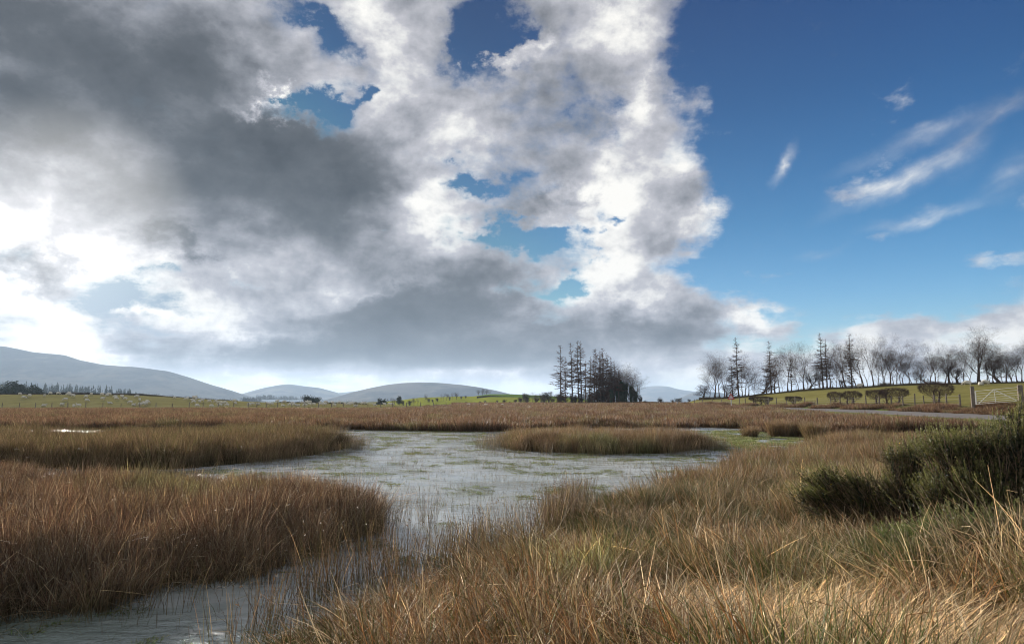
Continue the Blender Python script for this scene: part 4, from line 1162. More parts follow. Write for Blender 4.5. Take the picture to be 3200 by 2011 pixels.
for i, (px, ty, w) in enumerate([(1912, 1212, .5), (1926, 1196, .42), (1942, 1184, .4), (1957, 1190, .42), (1970, 1200, .45), (1983, 1216, .6)]):
    by_px(px, ty, 201 + i, 'holly', i, 'dark evergreen bush, %s from the left at the foot of the central clump' % ordn(i), 'evergreen bush', 'evergreen bushes under the central clump', 'evergreen_bush', w)
for i, (px, ty, w) in enumerate(sorted([(1745, 1228, 1.2), (1768, 1236, 1.4), (1800, 1234, 1.4), (1835, 1232, 1.5), (1868, 1226, 1.4), (1893, 1222, 1.2), (2006, 1236, 1.1), (2014, 1249, 1.6), (1757, 1226, 1.3), (1783, 1229, 1.5), (1815, 1226, 1.5), (1850, 1220, 1.5), (1880, 1212, 1.4), (1900, 1206, 1.4), (1917, 1200, 1.4), (1935, 1196, 1.3), (1950, 1198, 1.3)])):
    by_px(px, ty, 208 + (i % 3) * 3, 'scrub', i, 'brown scrubby bush, %s from the left beneath the central clump trunks' % ordn(i), 'bush', 'scrub under the central clump', 'scrub_bush', w)
# mid-distance trees on and below the sunny hillock
MID = [(1196, 1243, 300, 'pine', 0, 1.3), (1231, 1238, 330, 'oak', 0, 1.1), (1248, 1237, 335, 'pine', 1, 1.1), (1262, 1249, 340, 'scrub', 0, 1.3), (1279, 1248, 345, 'scrub', 1, 1.4), (1293, 1239, 350, 'oak', 1, 1.1), (1305, 1242, 350, 'ash', 0, 1.2),
       (1328, 1229, 400, 'oak', 1, 1.0), (1341, 1243, 380, 'scrub', 2, 1.3), (1351, 1246, 380, 'scrub', 1, 1.3), (1369, 1242, 385, 'scrub', 0, 1.5), (1386, 1226, 395, 'ash', 1, 1.2), (1395, 1225, 400, 'ash', 4, 1.2), (1404, 1238, 400, 'scrub', 0, 1.2),
       (1413, 1223, 405, 'ash', 0, 1.2), (1427, 1221, 410, 'oak', 0, 1.0), (1440, 1236, 420, 'scrub', 1, 1.5), (1456, 1235, 430, 'scrub', 2, 1.5), (1496, 1213, 485, 'oak', 0, 1.0), (1508, 1210, 490, 'oak', 1, 1.0), (1520, 1213, 488, 'oak', 0, 1.0), (1532, 1217, 486, 'ash', 1, 1.2)]
MN = {'pine': ('dark dense evergreen tree', 'evergreen tree', 'evergreen_tree'), 'oak': ('rounded bare tree', 'bare tree', 'bare_tree'), 'ash': ('slim bare tree', 'bare tree', 'bare_tree'), 'scrub': ('low dusky bush', 'bush', 'scrub_bush'), 'thorn': ('low bare thorn tree', 'thorn tree', 'thorn_tree')}
for i, (px, ty, Dd, kd, vi, w) in enumerate(MID):
    by_px(px, ty, Dd, kd, vi, '%s on the far sunlit green rise, %s plant from the left' % (MN[kd][0], ordn(i)), MN[kd][1], 'trees on the sunlit green rise', MN[kd][2], w)
WOOD = [(1440, 1256), (1456, 1253), (1478, 1258), (1502, 1252), (1517, 1249), (1535, 1255), (1554, 1249), (1575, 1246), (1592, 1253), (1608, 1246), (1624, 1238), (1637, 1230), (1650, 1226), (1664, 1221), (1678, 1224), (1690, 1229), (1703, 1230), (1716, 1221), (1729, 1224), (1741, 1226), (1645, 1244), (1672, 1242), (1700, 1246), (1725, 1243)]
for i, (px, ty) in enumerate(WOOD):
    kd = ('scrub', 'oak', 'scrub', 'ash', 'oak')[i % 5] if ty < 1240 else 'scrub'
    by_px(px, ty, 285 - 8 * (i % 4) if ty > 1240 else 300 - 6 * (i % 5), kd, i, '%s in the grey wood left of the central clump, %s counted' % (MN[kd][0], ordn(i)), MN[kd][1], 'trees of the grey wood below the hillock', MN[kd][2], 1.4)
for i, (px, ty, Dd, kd) in enumerate([(4, 1203, 330, 'pine'), (24, 1210, 332, 'pine'), (43, 1188, 330, 'pine'), (55, 1195, 334, 'oak'), (75, 1204, 333, 'pine'), (92, 1214, 331, 'pine'), (109, 1201, 330, 'pine'), (133, 1214, 335, 'oak')]):
    by_px(px, ty, Dd, kd, i, 'dark tree behind the hedge at the left edge, %s from the left' % ordn(i), 'tree', 'dark trees behind the left hedge', 'evergreen_tree' if kd == 'pine' else 'bare_tree', 1.1)
for i, (px, ty) in enumerate([(952, 1240), (960, 1234), (986, 1238), (975, 1242)]):
    by_px(px, ty, 330, 'pine' if i in (1, 2) else 'scrub', i, 'dark tree above the middle hedge beneath the hills, %s of its little group' % ordn(i), 'tree', 'trees above the middle hedge', 'evergreen_tree', 1.3)
for i, (px, ty, w) in enumerate([(2061, 1244, 1.7), (2102, 1246, 1.2), (2124, 1241, 1.5), (2157, 1245, 1.5), (2178, 1245, 1.5), (2060, 1238, 1.6)]):
    by_px(px, ty, (178, 182, 215, 180, 176, 240)[i], 'scrub' if i != 5 else 'oak', i, 'dark low thorn bush right of the central clump, %s in its line' % ordn(i), 'thorn bush', 'thorn bushes right of the central clump', 'thorn_bush', w)

# a far-off wood and rows of trees that read as one mass
def conifer_mass(name, items, label, mat):
    r = np.random.default_rng(99)
    vs, fs, off = [], [], 0
    for (x, y, z, h, w) in items:
        n = 70
        t = r.uniform(0.06, 1, n) ; a = r.uniform(0, 6.28, n)
        rad = w * (1.03 - t) * r.uniform(.5, 1.1, n)
        c = np.stack([x + 0 * t, y + 0 * t, z + h * t], -1)
        tip = c + np.stack([np.cos(a) * rad, np.sin(a) * rad, -0.12 * h * (1.1 - t)], -1)
        sd_ = np.stack([-np.sin(a), np.cos(a), 0 * a], -1) * (0.10 * h * (1.15 - t))[:, None]
        V = np.stack([c + [0, 0, .02 * h], tip + sd_, tip - [0, 0, .03 * h], tip - sd_], 1)
        vs.append(V.reshape(-1, 3)); fs.append(np.arange(n * 4).reshape(-1, 4) + off); off += n * 4
    o = new_mesh(name, np.concatenate(vs), np.concatenate(fs), 4, mat)
    tag(o, label, 'wood', kind='stuff')
    return o
rw = random.Random(3)
items = []
for k in range(230):
    px = rw.uniform(-150, 445); ty = np.interp(px, [-150, 0, 60, 150, 250, 330, 400, 430, 445], [1183, 1187, 1188, 1191, 1195, 1199, 1209, 1219, 1226]) + rw.uniform(0, 8)
    Dd = rw.uniform(1000, 1150)
    b = at_depth(px, 1252, Dd); tz = at_depth(px, ty, Dd).z
    items.append((b.x, Dd, b.z - 4, (tz - b.z + 4) * rw.uniform(.75, 1.0), rw.uniform(4.0, 7.5)))
conifer_mass('conifer_wood', items, 'long dark conifer wood standing in haze below the left hill', EVERGREEN)
items = []
for (x0, x1, ty, by, Dd, n) in [(738, 782, 1238, 1256, 1500, 26), (793, 850, 1231, 1247, 2300, 40), (860, 926, 1234, 1248, 2500, 40)]:
    for k in range(n):
        px = rw.uniform(x0, x1); b = at_depth(px, by, Dd); tz = at_depth(px, ty + rw.uniform(-1, 4) + abs(px - (x0 + x1) / 2) * .06, Dd).z
        items.append((b.x, Dd + rw.uniform(0, 60), b.z, tz - b.z, 7))
conifer_mass('valley_wood', items, 'small blue grey woods in the valley between the two left hills', EVERGREEN)
items = []
for k in range(46):
    px = rw.uniform(612, 738); gy_ = np.interp(px, [580, 640, 700, 740], [1178, 1198, 1215, 1228]); Dd = 3650
    b = at_depth(px, gy_ + 4, Dd); tz = at_depth(px, gy_ - rw.uniform(1, 5), Dd).z
    items.append((b.x, Dd, b.z, tz - b.z, 6))
conifer_mass('hilltop_trees', items, 'line of tiny wind-blown trees along the right shoulder of the left hill', EVERGREEN)

# ------------------------------------------------------------------ hedges
HEDGE = simple_mat('hedge_twigs', (0.026, 0.022, 0.016), (0.07, 0.055, 0.038), 1.0, 0.95, 0.1)
HEDGE_BROWN = simple_mat('bank_hedge', (0.045, 0.036, 0.022), (0.085, 0.068, 0.036), 1.0, 0.95, 0.1)
def hedge(path, label, mat=HEDGE, width=1.6, dens=26, seed=0, cat='hedge', name='hedge', sink=0.2, group='hedges round the fields'):
    """path: (x, y, height above ground)"""
    r = np.random.default_rng(seed)
    vs, fs, off = [], [], 0
    P_ = np.array(path, float)
    segl = np.hypot(np.diff(P_[:, 0]), np.diff(P_[:, 1])); tot = segl.sum()
    cum = np.concatenate([[0], np.cumsum(segl)])
    N = int(tot / 0.7) + 2
    q = np.linspace(0, tot, N)
    X = np.interp(q, cum, P_[:, 0]); Y = np.interp(q, cum, P_[:, 1]); Hh = np.interp(q, cum, P_[:, 2]) * (0.85 + 0.3 * vnoise(q * .5, q * 0, seed + 3, 3))
    Z, _ = H(X, Y)
    tx = np.gradient(X); ty_ = np.gradient(Y); L_ = np.hypot(tx, ty_); nx_, ny_ = -ty_ / L_, tx / L_
    # inner body
    prof = [(-.5, 0), (-.46, .55), (-.3, .88), (.3, .88), (.46, .55), (.5, 0)]
    V = []
    for u, v in prof:
        wv = width * u * (.8 + .3 * vnoise(q, q * 0 + u, seed, 2))
        V.append(np.stack([X + nx_ * wv, Y + ny_ * wv, Z - sink + (Hh + sink) * v * .9], -1))
    V = np.stack(V, 1)
    ii = np.arange(N * 6).reshape(N, 6)
    fs.append(np.stack([ii[:-1, :-1], ii[1:, :-1], ii[1:, 1:], ii[:-1, 1:]], -1).reshape(-1, 4)); vs.append(V.reshape(-1, 3)); off = N * 6
    # twigs
    n = int(tot * dens)
    k = r.uniform(0, N - 1.01, n); i0 = k.astype(int); f = k - i0
    g_ = lambda A_: A_[i0] * (1 - f) + A_[i0 + 1] * f
    side = r.uniform(-.55, .55, n); hh = g_(Hh) * np.sqrt(r.uniform(0, 1, n)) * 1.02
    c = np.stack([g_(X) + g_(nx_) * side * width, g_(Y) + g_(ny_) * side * width, g_(Z) + hh], -1)
    d = r.normal(0, 1, (n, 3)); d[:, 2] = np.abs(d[:, 2]) + .6; d /= np.linalg.norm(d, axis=1, keepdims=True)
    w = np.cross(d, r.normal(0, 1, (n, 3))); w /= np.linalg.norm(w, axis=1, keepdims=True)
    ln = r.uniform(.12, .32, (n, 1)); ww = r.uniform(.012, .035, (n, 1))
    V = np.stack([c - w * ww, c + w * ww, c + d * ln + w * ww * .3, c + d * ln - w * ww * .3], 1)
    vs.append(V.reshape(-1, 3)); fs.append(np.arange(n * 4).reshape(-1, 4) + off)
    o = new_mesh(name, np.concatenate(vs), np.concatenate(fs), 4, mat)
    tag(o, label, cat, group)
    return o
def pxpath(lst, dist):
    out = []
    for px, ty in lst:
        D_ = dist(px) if callable(dist) else dist
        x = (px - 1600) / 2148.0 * D_
        out.append((x, D_, max(at_depth(px, ty, D_).z - Hs(x, D_), 0.25)))
    return out
hedge(pxpath([(-300, 1226), (0, 1227), (60, 1227), (158, 1227)], 193), 'low dark hedge at the back of the sheep field by the left edge', seed=1)
hedge(pxpath([(160, 1222), (220, 1221), (279, 1223)], 194), 'tall trimmed dark hedge on the skyline of the sheep field', seed=2)
hedge(pxpath([(290, 1225), (331, 1226)], 194), 'short piece of dark hedge between two gaps', seed=3)
hedge(pxpath([(338, 1225), (440, 1227), (500, 1232), (560, 1237), (650, 1243), (741, 1249)], 195), 'long dark hedge running down the field edge below the left hill', seed=4)
hedge(pxpath([(835, 1252), (870, 1249), (950, 1248), (1060, 1250), (1100, 1252), (1145, 1255)], 215), 'flat dark hedge behind the sheep in the middle of the view', seed=5, width=2.5)
hedge(pxpath([(1150, 1256), (1280, 1260), (1400, 1263), (1500, 1264)], 240), 'thin dark hedge along the foot of the sunlit green rise', seed=6)
hedge(pxpath([(1490, 1236), (1560, 1236), (1605, 1239)], 425), 'short dark hedge crossing the top of the sunlit rise', seed=7)
hedge(pxpath([(2185, 1239), (2260, 1238), (2345, 1233), (2385, 1226), (2420, 1228), (2500, 1215), (2600, 1208), (2700, 1205), (2800, 1199), (2860, 1195), (2920, 1196), (3000, 1193), (3200, 1190), (3400, 1186)], lambda p: float(R_at(p, RIDGE_D)) - 3.5),
      'low brown hedge bank along the ridge under the row of trees', mat=HEDGE_BROWN, seed=8, width=2.2)

# clipped thorns over the roadside fence
def clipped_thorn(px, D_, top, w, trunks, label, seed, flat=0.5):
    r = np.random.default_rng(seed); rp = random.Random(seed)
    x = (px - 1600) / 2148.0 * D_; z = Hs(x, D_)
    hgt = at_depth(px, top, D_).z - z
    W = w * D_ / FPX
    e = empty('clipped_thorn', (x, D_, z - .05))
    tr = []; br = []
    for tpx in trunks:
        tx_ = (tpx - px) * D_ / FPX
        q = np.array([tx_, rp.uniform(-.1, .1), 0.0]); rad = 0.12
        kz = hgt * .62
        for i in range(4):
            q2 = q + np.array([rp.gauss(0, .05), rp.gauss(0, .04), kz / 4]); tr.append([*q, *q2, rad * (1 - .1 * i), rad * (1 - .1 * (i + 1))]); q = q2
            if i >= 1:
                for j in range(3):
                    a = rp.uniform(0, 6.28); e_ = q + np.array([math.cos(a) * W * .3, math.sin(a) * .5, rp.uniform(.1, .4) * hgt])
                    br.append([*q, *e_, .035, .012])
        # shoots round the foot
        for j in range(30):
            a = rp.uniform(0, 6.28); b = np.array([tx_ + math.cos(a) * .16, math.sin(a) * .1, rp.uniform(0, .5)])
            e_ = b + np.array([math.cos(a) * .22, math.sin(a) * .22, rp.uniform(.15, .5)]); br.append([*b, *e_, .010, .004])
    n = int(620 * W)
    u = r.uniform(-1, 1, n); v = r.uniform(-1, 1, n)
    env = np.sqrt(np.clip(1 - np.abs(u) ** 2.6, 0, 1))
    zc_ = hgt * (1 - (1 - flat * 0 - .0) * 0) 
    th = hgt * .36 * env
    zz = hgt * (.86 + .26 * vnoise(u * 2.5 + seed, v * 2, seed, 2)) - th * 1.6 * r.uniform(0, 1, n) ** 1.6 - (1 - env) * hgt * .25
    c = np.stack([u * W / 2, v * .55 * env, zz], -1)
    d = np.stack([u * .6 + r.normal(0, .5, n), r.normal(0, .6, n), r.uniform(-.2, 1, n)], -1); d /= np.linalg.norm(d, axis=1, keepdims=True)
    for i in range(n):
        e_ = c[i] + d[i] * r.uniform(.10, .34); e_[2] = min(e_[2], hgt * 1.08)
        br.append([*c[i], *e_, .012, .005])
    for q4 in range(0, len(tr), 4):
        va, fa = segs_mesh(tr[q4:q4 + 4], 6); new_mesh('trunk', va, fa, 4, BARK, parent=e)
    vb, fb = segs_mesh(br, 3)
    new_mesh('crown', vb, fb, 4, TWIG, parent=e)
    tag(e, label, 'clipped thorn', 'clipped thorns along the roadside fence')
def fence_depth(px):
    y = 60.0
    for _ in range(30): y = float(fence_x(y)) * 2148 / (px - 1600)
    return y
for i, (px, top, w, tk, lb) in enumerate([
        (2378, 1238, 72, (2360, 2378, 2392, 2400), 'wide flat clipped thorn on several thin trunks beside the warning sign'),
        (2480, 1238, 48, (2478,), 'small flat clipped thorn on a single trunk among the fence posts'),
        (2609, 1224, 40, (2608,), 'lone clipped thorn with an open umbrella head, leaning trunk'),
        (2662, 1222, 60, (2649, 2664), 'clipped thorn on two shaggy trunks near the middle of the roadside fence'),
        (2740, 1218, 60, (2740,), 'clipped thorn with a ragged head above dark rushes on the bank'),
        (2795, 1212, 88, (2769, 2807), 'wide clipped thorn on two stout trunks with a level top'),
        (2928, 1194, 104, (2922, 2932), 'largest clipped thorn, with a dense flat head on stout dark trunks by the gate')]):
    clipped_thorn(px, fence_depth(px) + 1.2, top, w, tk, lb, 500 + i)

# ------------------------------------------------------------------ fences, gate, sign, lane
POST = simple_mat('weathered_post', (0.10, 0.08, 0.06), (0.24, 0.20, 0.16), 6.0, 0.9, 0.15, 0.4)
WIRE = simple_mat('galvanised_wire', (0.20, 0.20, 0.20), (0.32, 0.32, 0.32), 5.0, 0.5, 0.5)
def post_mesh(h, w, seed, lean=(0, 0)):
    r = random.Random(seed)
    v = []
    for k, z in enumerate((-.3, h * .5, h * .97, h)):
        t = w / 2 * (1.0, .98, .95, .72)[k]
        for a in range(8):
            an = a * math.pi / 4 + .3
            v.append((math.cos(an) * t * r.uniform(.93, 1.07) + lean[0] * max(z, 0), math.sin(an) * t + lean[1] * max(z, 0), z))
    f = [(k * 8 + a, k * 8 + (a + 1) % 8, k * 8 + 8 + (a + 1) % 8, k * 8 + 8 + a) for k in range(3) for a in range(8)] + [tuple(range(24, 32))]
    me = bpy.data.meshes.new('fence_post'); me.from_pydata(v, [], f); me.update(); me.materials.append(POST)
    return me
posts_me = [post_mesh(1.15, .16, 1), post_mesh(1.05, .13, 2, (.08, 0)), post_mesh(1.2, .15, 3, (-.06, .02)), post_mesh(1.1, .19, 4, (.03, 0))]
def fence(spots, label, wires, hscale=1.0):
    x0, y0 = spots[0]
    z0 = Hs(x0, y0)
    e = empty('wire_fence', (x0, y0, z0))
    tops = []
    for i, (x, y) in enumerate(spots):
        z = Hs(x, y)
        o = bpy.data.objects.new('fence_post', posts_me[(i * 7 + i // 3) % 4]); COL.objects.link(o); o.parent = e
        o.location = (x - x0, y - y0, z - z0); o.rotation_euler = (0, 0, i * 1.3); k = hscale * (0.92 + .16 * ((i * 37) % 10) / 10); o.scale = (1, 1, k)
        tops.append((x - x0, y - y0, z - z0))
    segs = []
    for h_ in wires:
        for a, b in zip(tops[:-1], tops[1:]): segs.append([a[0], a[1], a[2] + h_, b[0], b[1], b[2] + h_, .006, .006])
    v, f = segs_mesh(segs, 3)
    new_mesh('wire', v, f, 4, WIRE, parent=e)
    tag(e, label, 'fence')
PX_LEFT = [-140, -90, -42, 7, 62, 112, 163, 213, 268, 322, 378, 437, 488, 539, 592, 636, 683, 731, 776, 803, 833, 868, 913, 953, 996, 1036, 1073, 1112, 1150, 1190, 1227, 1271, 1314, 1355, 1393]
fence([((p - 1600) / 2148.0 * 148.0, 148.0) for p in PX_LEFT], 'long post and wire fence in front of the sheep field on the left', (.3, .6, .9), 1.15)
PX_RIGHT = [2170, 2195, 2225, 2255, 2285, 2311, 2329, 2355, 2401, 2427, 2457, 2485, 2515, 2554, 2597, 2626, 2664, 2706, 2748, 2785, 2822, 2858, 2888, 2921, 2958, 3000]
sp = []
for p in PX_RIGHT:
    D_ = fence_depth(p); sp.append((float(fence_x(D_)), D_))
fence(sp, 'post and wire fence with leaning posts running beside the lane on the right', (.25, .5, .75, 1.0), 1.08)

WHITE = simple_mat('white_painted_metal', (0.36, 0.36, 0.34), (0.52, 0.52, 0.49), 7.0, 0.5, 0.4)
def rail_segs(pairs, rad):
    v, f = segs_mesh([[*a, *b, rad, rad] for a, b in pairs], 6)
    return v, f
gl = at_depth(3050, 1264, 60.0); gr_ = at_depth(3184, 1254, 56.6)
ge = empty('field_gate', gl)
gh = 1.17
dG = Vector((gr_.x - gl.x, gr_.y - gl.y, gr_.z - gl.z))
def gp(u, h_): return (dG.x * u, dG.y * u, dG.z * u + h_)
for h_ in (0.05, .20, .36, .54, .74, .95, gh):
    v, f = rail_segs([(gp(0, h_), gp(1, h_))], .015 if h_ not in (0.05, gh) else .019)
    new_mesh('rail', v, f, 4, WHITE, parent=ge, smooth=True)
v, f = rail_segs([(gp(0, .02), gp(0, gh)), (gp(.018, .02), gp(.018, gh)), (gp(1, .02), gp(1, gh))], .024); new_mesh('end_upright', v, f, 4, WHITE, parent=ge, smooth=True)
v, f = rail_segs([(gp(.48, .05), gp(.46, gh))], .02); new_mesh('centre_upright', v, f, 4, WHITE, parent=ge, smooth=True)
v, f = rail_segs([(gp(.06, .05), gp(.46, gh)), (gp(.98, .06), gp(.46, gh))], .026); new_mesh('brace', v, f, 4, WHITE, parent=ge, smooth=True)
tag(ge, 'white metal field gate with crossing braces between two stout posts', 'gate')
for (px, D_, topy, w, lb) in [(3041, 60.4, 1206, .34, 'stout weathered gate post on the left of the white gate'), (3191, 56.2, 1202, .42, 'thick weathered gate post on the right of the white gate')]:
    x = (px - 1600) / 2148.0 * D_; z = Hs(x, D_)
    o = bpy.data.objects.new('gate_post', post_mesh(at_depth(px, topy, D_).z - z, w, int(px))); COL.objects.link(o); o.location = (x, D_, z)
    tag(o, lb, 'gate post')
# strut leaning on the left gate post
x = (3012 - 1600) / 2148.0 * 60.8
vv, ff = segs_mesh([[0, 0, -.1, 1.15, -.35, 1.0, .05, .045]], 6)
o = new_mesh('leaning_strut', vv, ff, 4, POST); o.location = (x, 60.8, Hs(x, 60.8)); tag(o, 'dark timber strut leaning against the left gate post', 'strut')

# warning sign
SIGN_RED = simple_mat('faded_red', (0.36, 0.045, 0.045), (0.50, 0.10, 0.09), 3.0, .6, .3)
SIGN_WHITE = simple_mat('faded_white', (0.48, 0.38, 0.37), (0.62, 0.54, 0.53), 2.5, .6, .3)
GREY_POST = simple_mat('grey_post', (0.42, 0.42, 0.42), (0.58, 0.58, 0.57), 3.0, .6, .3)
D_ = 96.0; x = (2285 - 1600) / 2148.0 * D_; z = Hs(x, D_)
ht = at_depth(2285, 1227, D_).z - z
se = empty('warning_sign', (x, D_, z), -0.30)
vv, ff = segs_mesh([[0, 0.03, -.3, 0, 0.03, ht - .05, .05, .05]], 8); new_mesh('post', vv, ff, 4, GREY_POST, parent=se, smooth=True)
def tri_plate(name, top, w, h_, y, t, mat, hole=None):
    p = [(-w / 2, top - h_), (w / 2, top - h_), (0, top)]
    v = [(a, y, b) for a, b in p] + [(a, y + t, b) for a, b in p]
    f = [(0, 1, 2), (5, 4, 3), (0, 3, 4, 1), (1, 4, 5, 2), (2, 5, 3, 0)]
    me = bpy.data.meshes.new(name); me.from_pydata(v, [], f); me.update(); me.materials.append(mat)
    o_ = bpy.data.objects.new(name, me); COL.objects.link(o_); o_.parent = se
tri_plate('sign_plate', ht, 1.0, .92, -.02, .012, SIGN_RED)
tri_plate('sign_face', ht - .26, .60, .54, -.026, .004, SIGN_WHITE)
tag(se, 'red bordered triangular road warning sign on a pale post by the lane', 'road sign')
for px, lb in ((2061, 'small white marker post in front of the darkest thorn bush'), (2116, 'small white marker post between the thorn bushes and the first fence posts')):
    D_ = 150.0; x = (px - 1600) / 2148.0 * D_; z = Hs(x, D_)
    v, f = segs_mesh([[0, 0, -.1, 0, 0, .85, .10, .09]], 6)
    o = new_mesh('marker_post', v, f, 4, WHITE); o.location = (x, D_, z); tag(o, lb, 'marker post', 'white marker posts')

def lane_material():
    m, g, out = material('lane')
    geo = g.new('ShaderNodeNewGeometry')
    n = g.noise(geo.outputs['Position'], 1.2, 6, .6); n2 = g.noise(geo.outputs['Position'], 30, 3, .6)
    c = g.ramp(g.m('ADD', g.m('MULTIPLY', n, .6), g.m('MULTIPLY', n2, .4)), [(.35, (.13, .12, .115)), (.65, (.21, .195, .185))])
    principled(g, out, c, .9, .1, normal=bump(g, n2, .4, .02))
    return m
ly = np.concatenate([np.arange(18, 120, 1.0), np.arange(120, 200, 4.0)])
V = []
for yv in ly:
    for k in range(7):
        xx = fence_x(yv) - 6.5 + 3.6 * k / 6
        V.append((xx, yv, 0))
V = np.array(V); zz = H(V[:, 0], V[:, 1])[0].reshape(-1, 7)
zz = zz[:, :1] * (1 - np.linspace(0, 1, 7)) + zz[:, -1:] * np.linspace(0, 1, 7)
V[:, 2] = zz.ravel() + 0.10
ii = np.arange(len(V)).reshape(-1, 7)
o = new_mesh('lane', V, np.stack([ii[:-1, :-1], ii[:-1, 1:], ii[1:, 1:], ii[1:, :-1]], -1).reshape(-1, 4), 4, lane_material(), smooth=True)
tag(o, kind='structure')
tussock(2775, 1283, 60, 'big dark green rush tussock on the bank below the wide clipped thorn', tufts_mid, 8, 1.1)

# ------------------------------------------------------------------ sheep
WOOL = None
def wool_material():
    m, g, out = material('wool')
    tcn = g.new('ShaderNodeTexCoord')
    at = g.new('ShaderNodeAttribute', attribute_name='Col')
    n = g.noise(tcn.outputs['Object'], 9, 4, .6)
    c = g.vm('SCALE', at.outputs['Color'], s=g.rng(n, .3, .7, .85, 1.1))
    principled(g, out, c, .95, .1, normal=bump(g, n, .6, .04))
    return m
WOOL = wool_material()
def sheep_mesh(pose, seed):
    """one continuous skinned body; head towards +X"""
    hz_ = {'graze': (0.78, 0.12), 'stand': (0.72, 0.82), 'lie': (0.62, 0.50)}[pose]
    ly_ = 0.0 if pose != 'lie' else -0.30
    V, E, Rr = [], [], []
    def add(p, r_, par=None):
        V.append(p); Rr.append(r_)
        if par is not None: E.append((par, len(V) - 1))
        return len(V) - 1
    b0 = add((0, 0, .58 + ly_), (.24, .25))
    b1 = add((.24, 0, .59 + ly_), (.225, .235), b0)
    b2 = add((.42, 0, .60 + ly_), (.17, .18), b1)
    b3 = add((-.24, 0, .58 + ly_), (.235, .24), b0)
    b4 = add((-.44, 0, .57 + ly_), (.17, .18), b3)
    t = add((-.56, 0, .50 + ly_), (.045, .05), b4); add((-.60, 0, .36 + ly_), (.03, .03), t)
    if pose == 'graze':
        n1 = add((.58, 0, .46), (.105, .11), b2); n2 = add((.68, 0, .28), (.075, .085), n1); h1 = add((.74, 0, .16), (.06, .07), n2); add((.84, 0, .05), (.035, .04), h1)
    elif pose == 'stand':
        n1 = add((.54, 0, .74), (.11, .11), b2); n2 = add((.63, 0, .88), (.085, .09), n1); h1 = add((.72, 0, .90), (.065, .07), n2); add((.86, 0, .83), (.038, .042), h1)
    else:
        n1 = add((.52, 0, .42), (.11, .11), b2); n2 = add((.60, 0, .55), (.085, .09), n1); h1 = add((.69, 0, .57), (.065, .07), n2); add((.83, 0, .50), (.038, .042), h1)
    for s in (-1, 1):
        ea = add((.64 if pose == 'graze' else (.62 if pose == 'stand' else .59), s * .11, (.25 if pose == 'graze' else (.92 if pose == 'stand' else .60))), (.025, .03), n2)
        if pose == 'lie':
            f_ = add((.40, s * .14, .16), (.06, .06), b2); add((.62, s * .14, .05), (.03, .03), f_)
            f_ = add((-.38, s * .16, .14), (.08, .07), b4); add((-.18, s * .20, .05), (.03, .03), f_)
        else:
            off = s * .04
            k = add((.36 + off, s * .12, .34), (.055, .06), b1 if False else b2); k2 = add((.36 + off * 1.5, s * .12, .18), (.032, .034), k); add((.37 + off * 2, s * .12, .02), (.028, .03), k2)
            k = add((-.34 - off, s * .13, .36), (.08, .075), b3); k1 = add((-.42 - off, s * .13, .24), (.036, .04), k); add((-.38 - off, s * .13, .02), (.028, .03), k1)
    me = bpy.data.meshes.new('skeleton'); me.from_pydata(V, E, [])
    ob = bpy.data.objects.new('skeleton', me); COL.objects.link(ob)
    md = ob.modifiers.new('skin', 'SKIN'); ob.modifiers.new('sub', 'SUBSURF').levels = 1
    for i, r_ in enumerate(Rr):
        me.skin_vertices[0].data[i].radius = r_
    me.skin_vertices[0].data[0].use_root = True
    dg = bpy.context.evaluated_depsgraph_get()
    out = bpy.data.meshes.new_from_object(ob.evaluated_get(dg))
    bpy.data.objects.remove(ob)
    n = len(out.vertices); co = np.zeros(n * 3, np.float32); out.vertices.foreach_get('co', co); co = co.reshape(-1, 3)
    c = np.tile(np.array([[.60, .56, .47]]), (n, 1))
    face = (co[:, 0] > .66) if pose == 'graze' else (co[:, 0] > .64) & (np.abs(co[:, 2] - (.86 if pose == 'stand' else .54)) < .2)
    legs = (co[:, 2] < .26) & (co[:, 0] < .6) if pose != 'lie' else (co[:, 2] < .07)
    c[face | legs] = (.42, .37, .31)
    ca = out.color_attributes.new('Col', 'FLOAT_COLOR', 'POINT')
    cc = np.ones((n, 4), np.float32); cc[:, :3] = c; ca.data.foreach_set('color', cc.ravel())
    out.materials.clear(); out.materials.append(WOOL)
    out.polygons.foreach_set('use_smooth', np.ones(len(out.polygons), bool))
    out.name = 'sheep'
    return out
SHEEP_ME = {p: sheep_mesh(p, 1) for p in ('graze', 'stand', 'lie')}
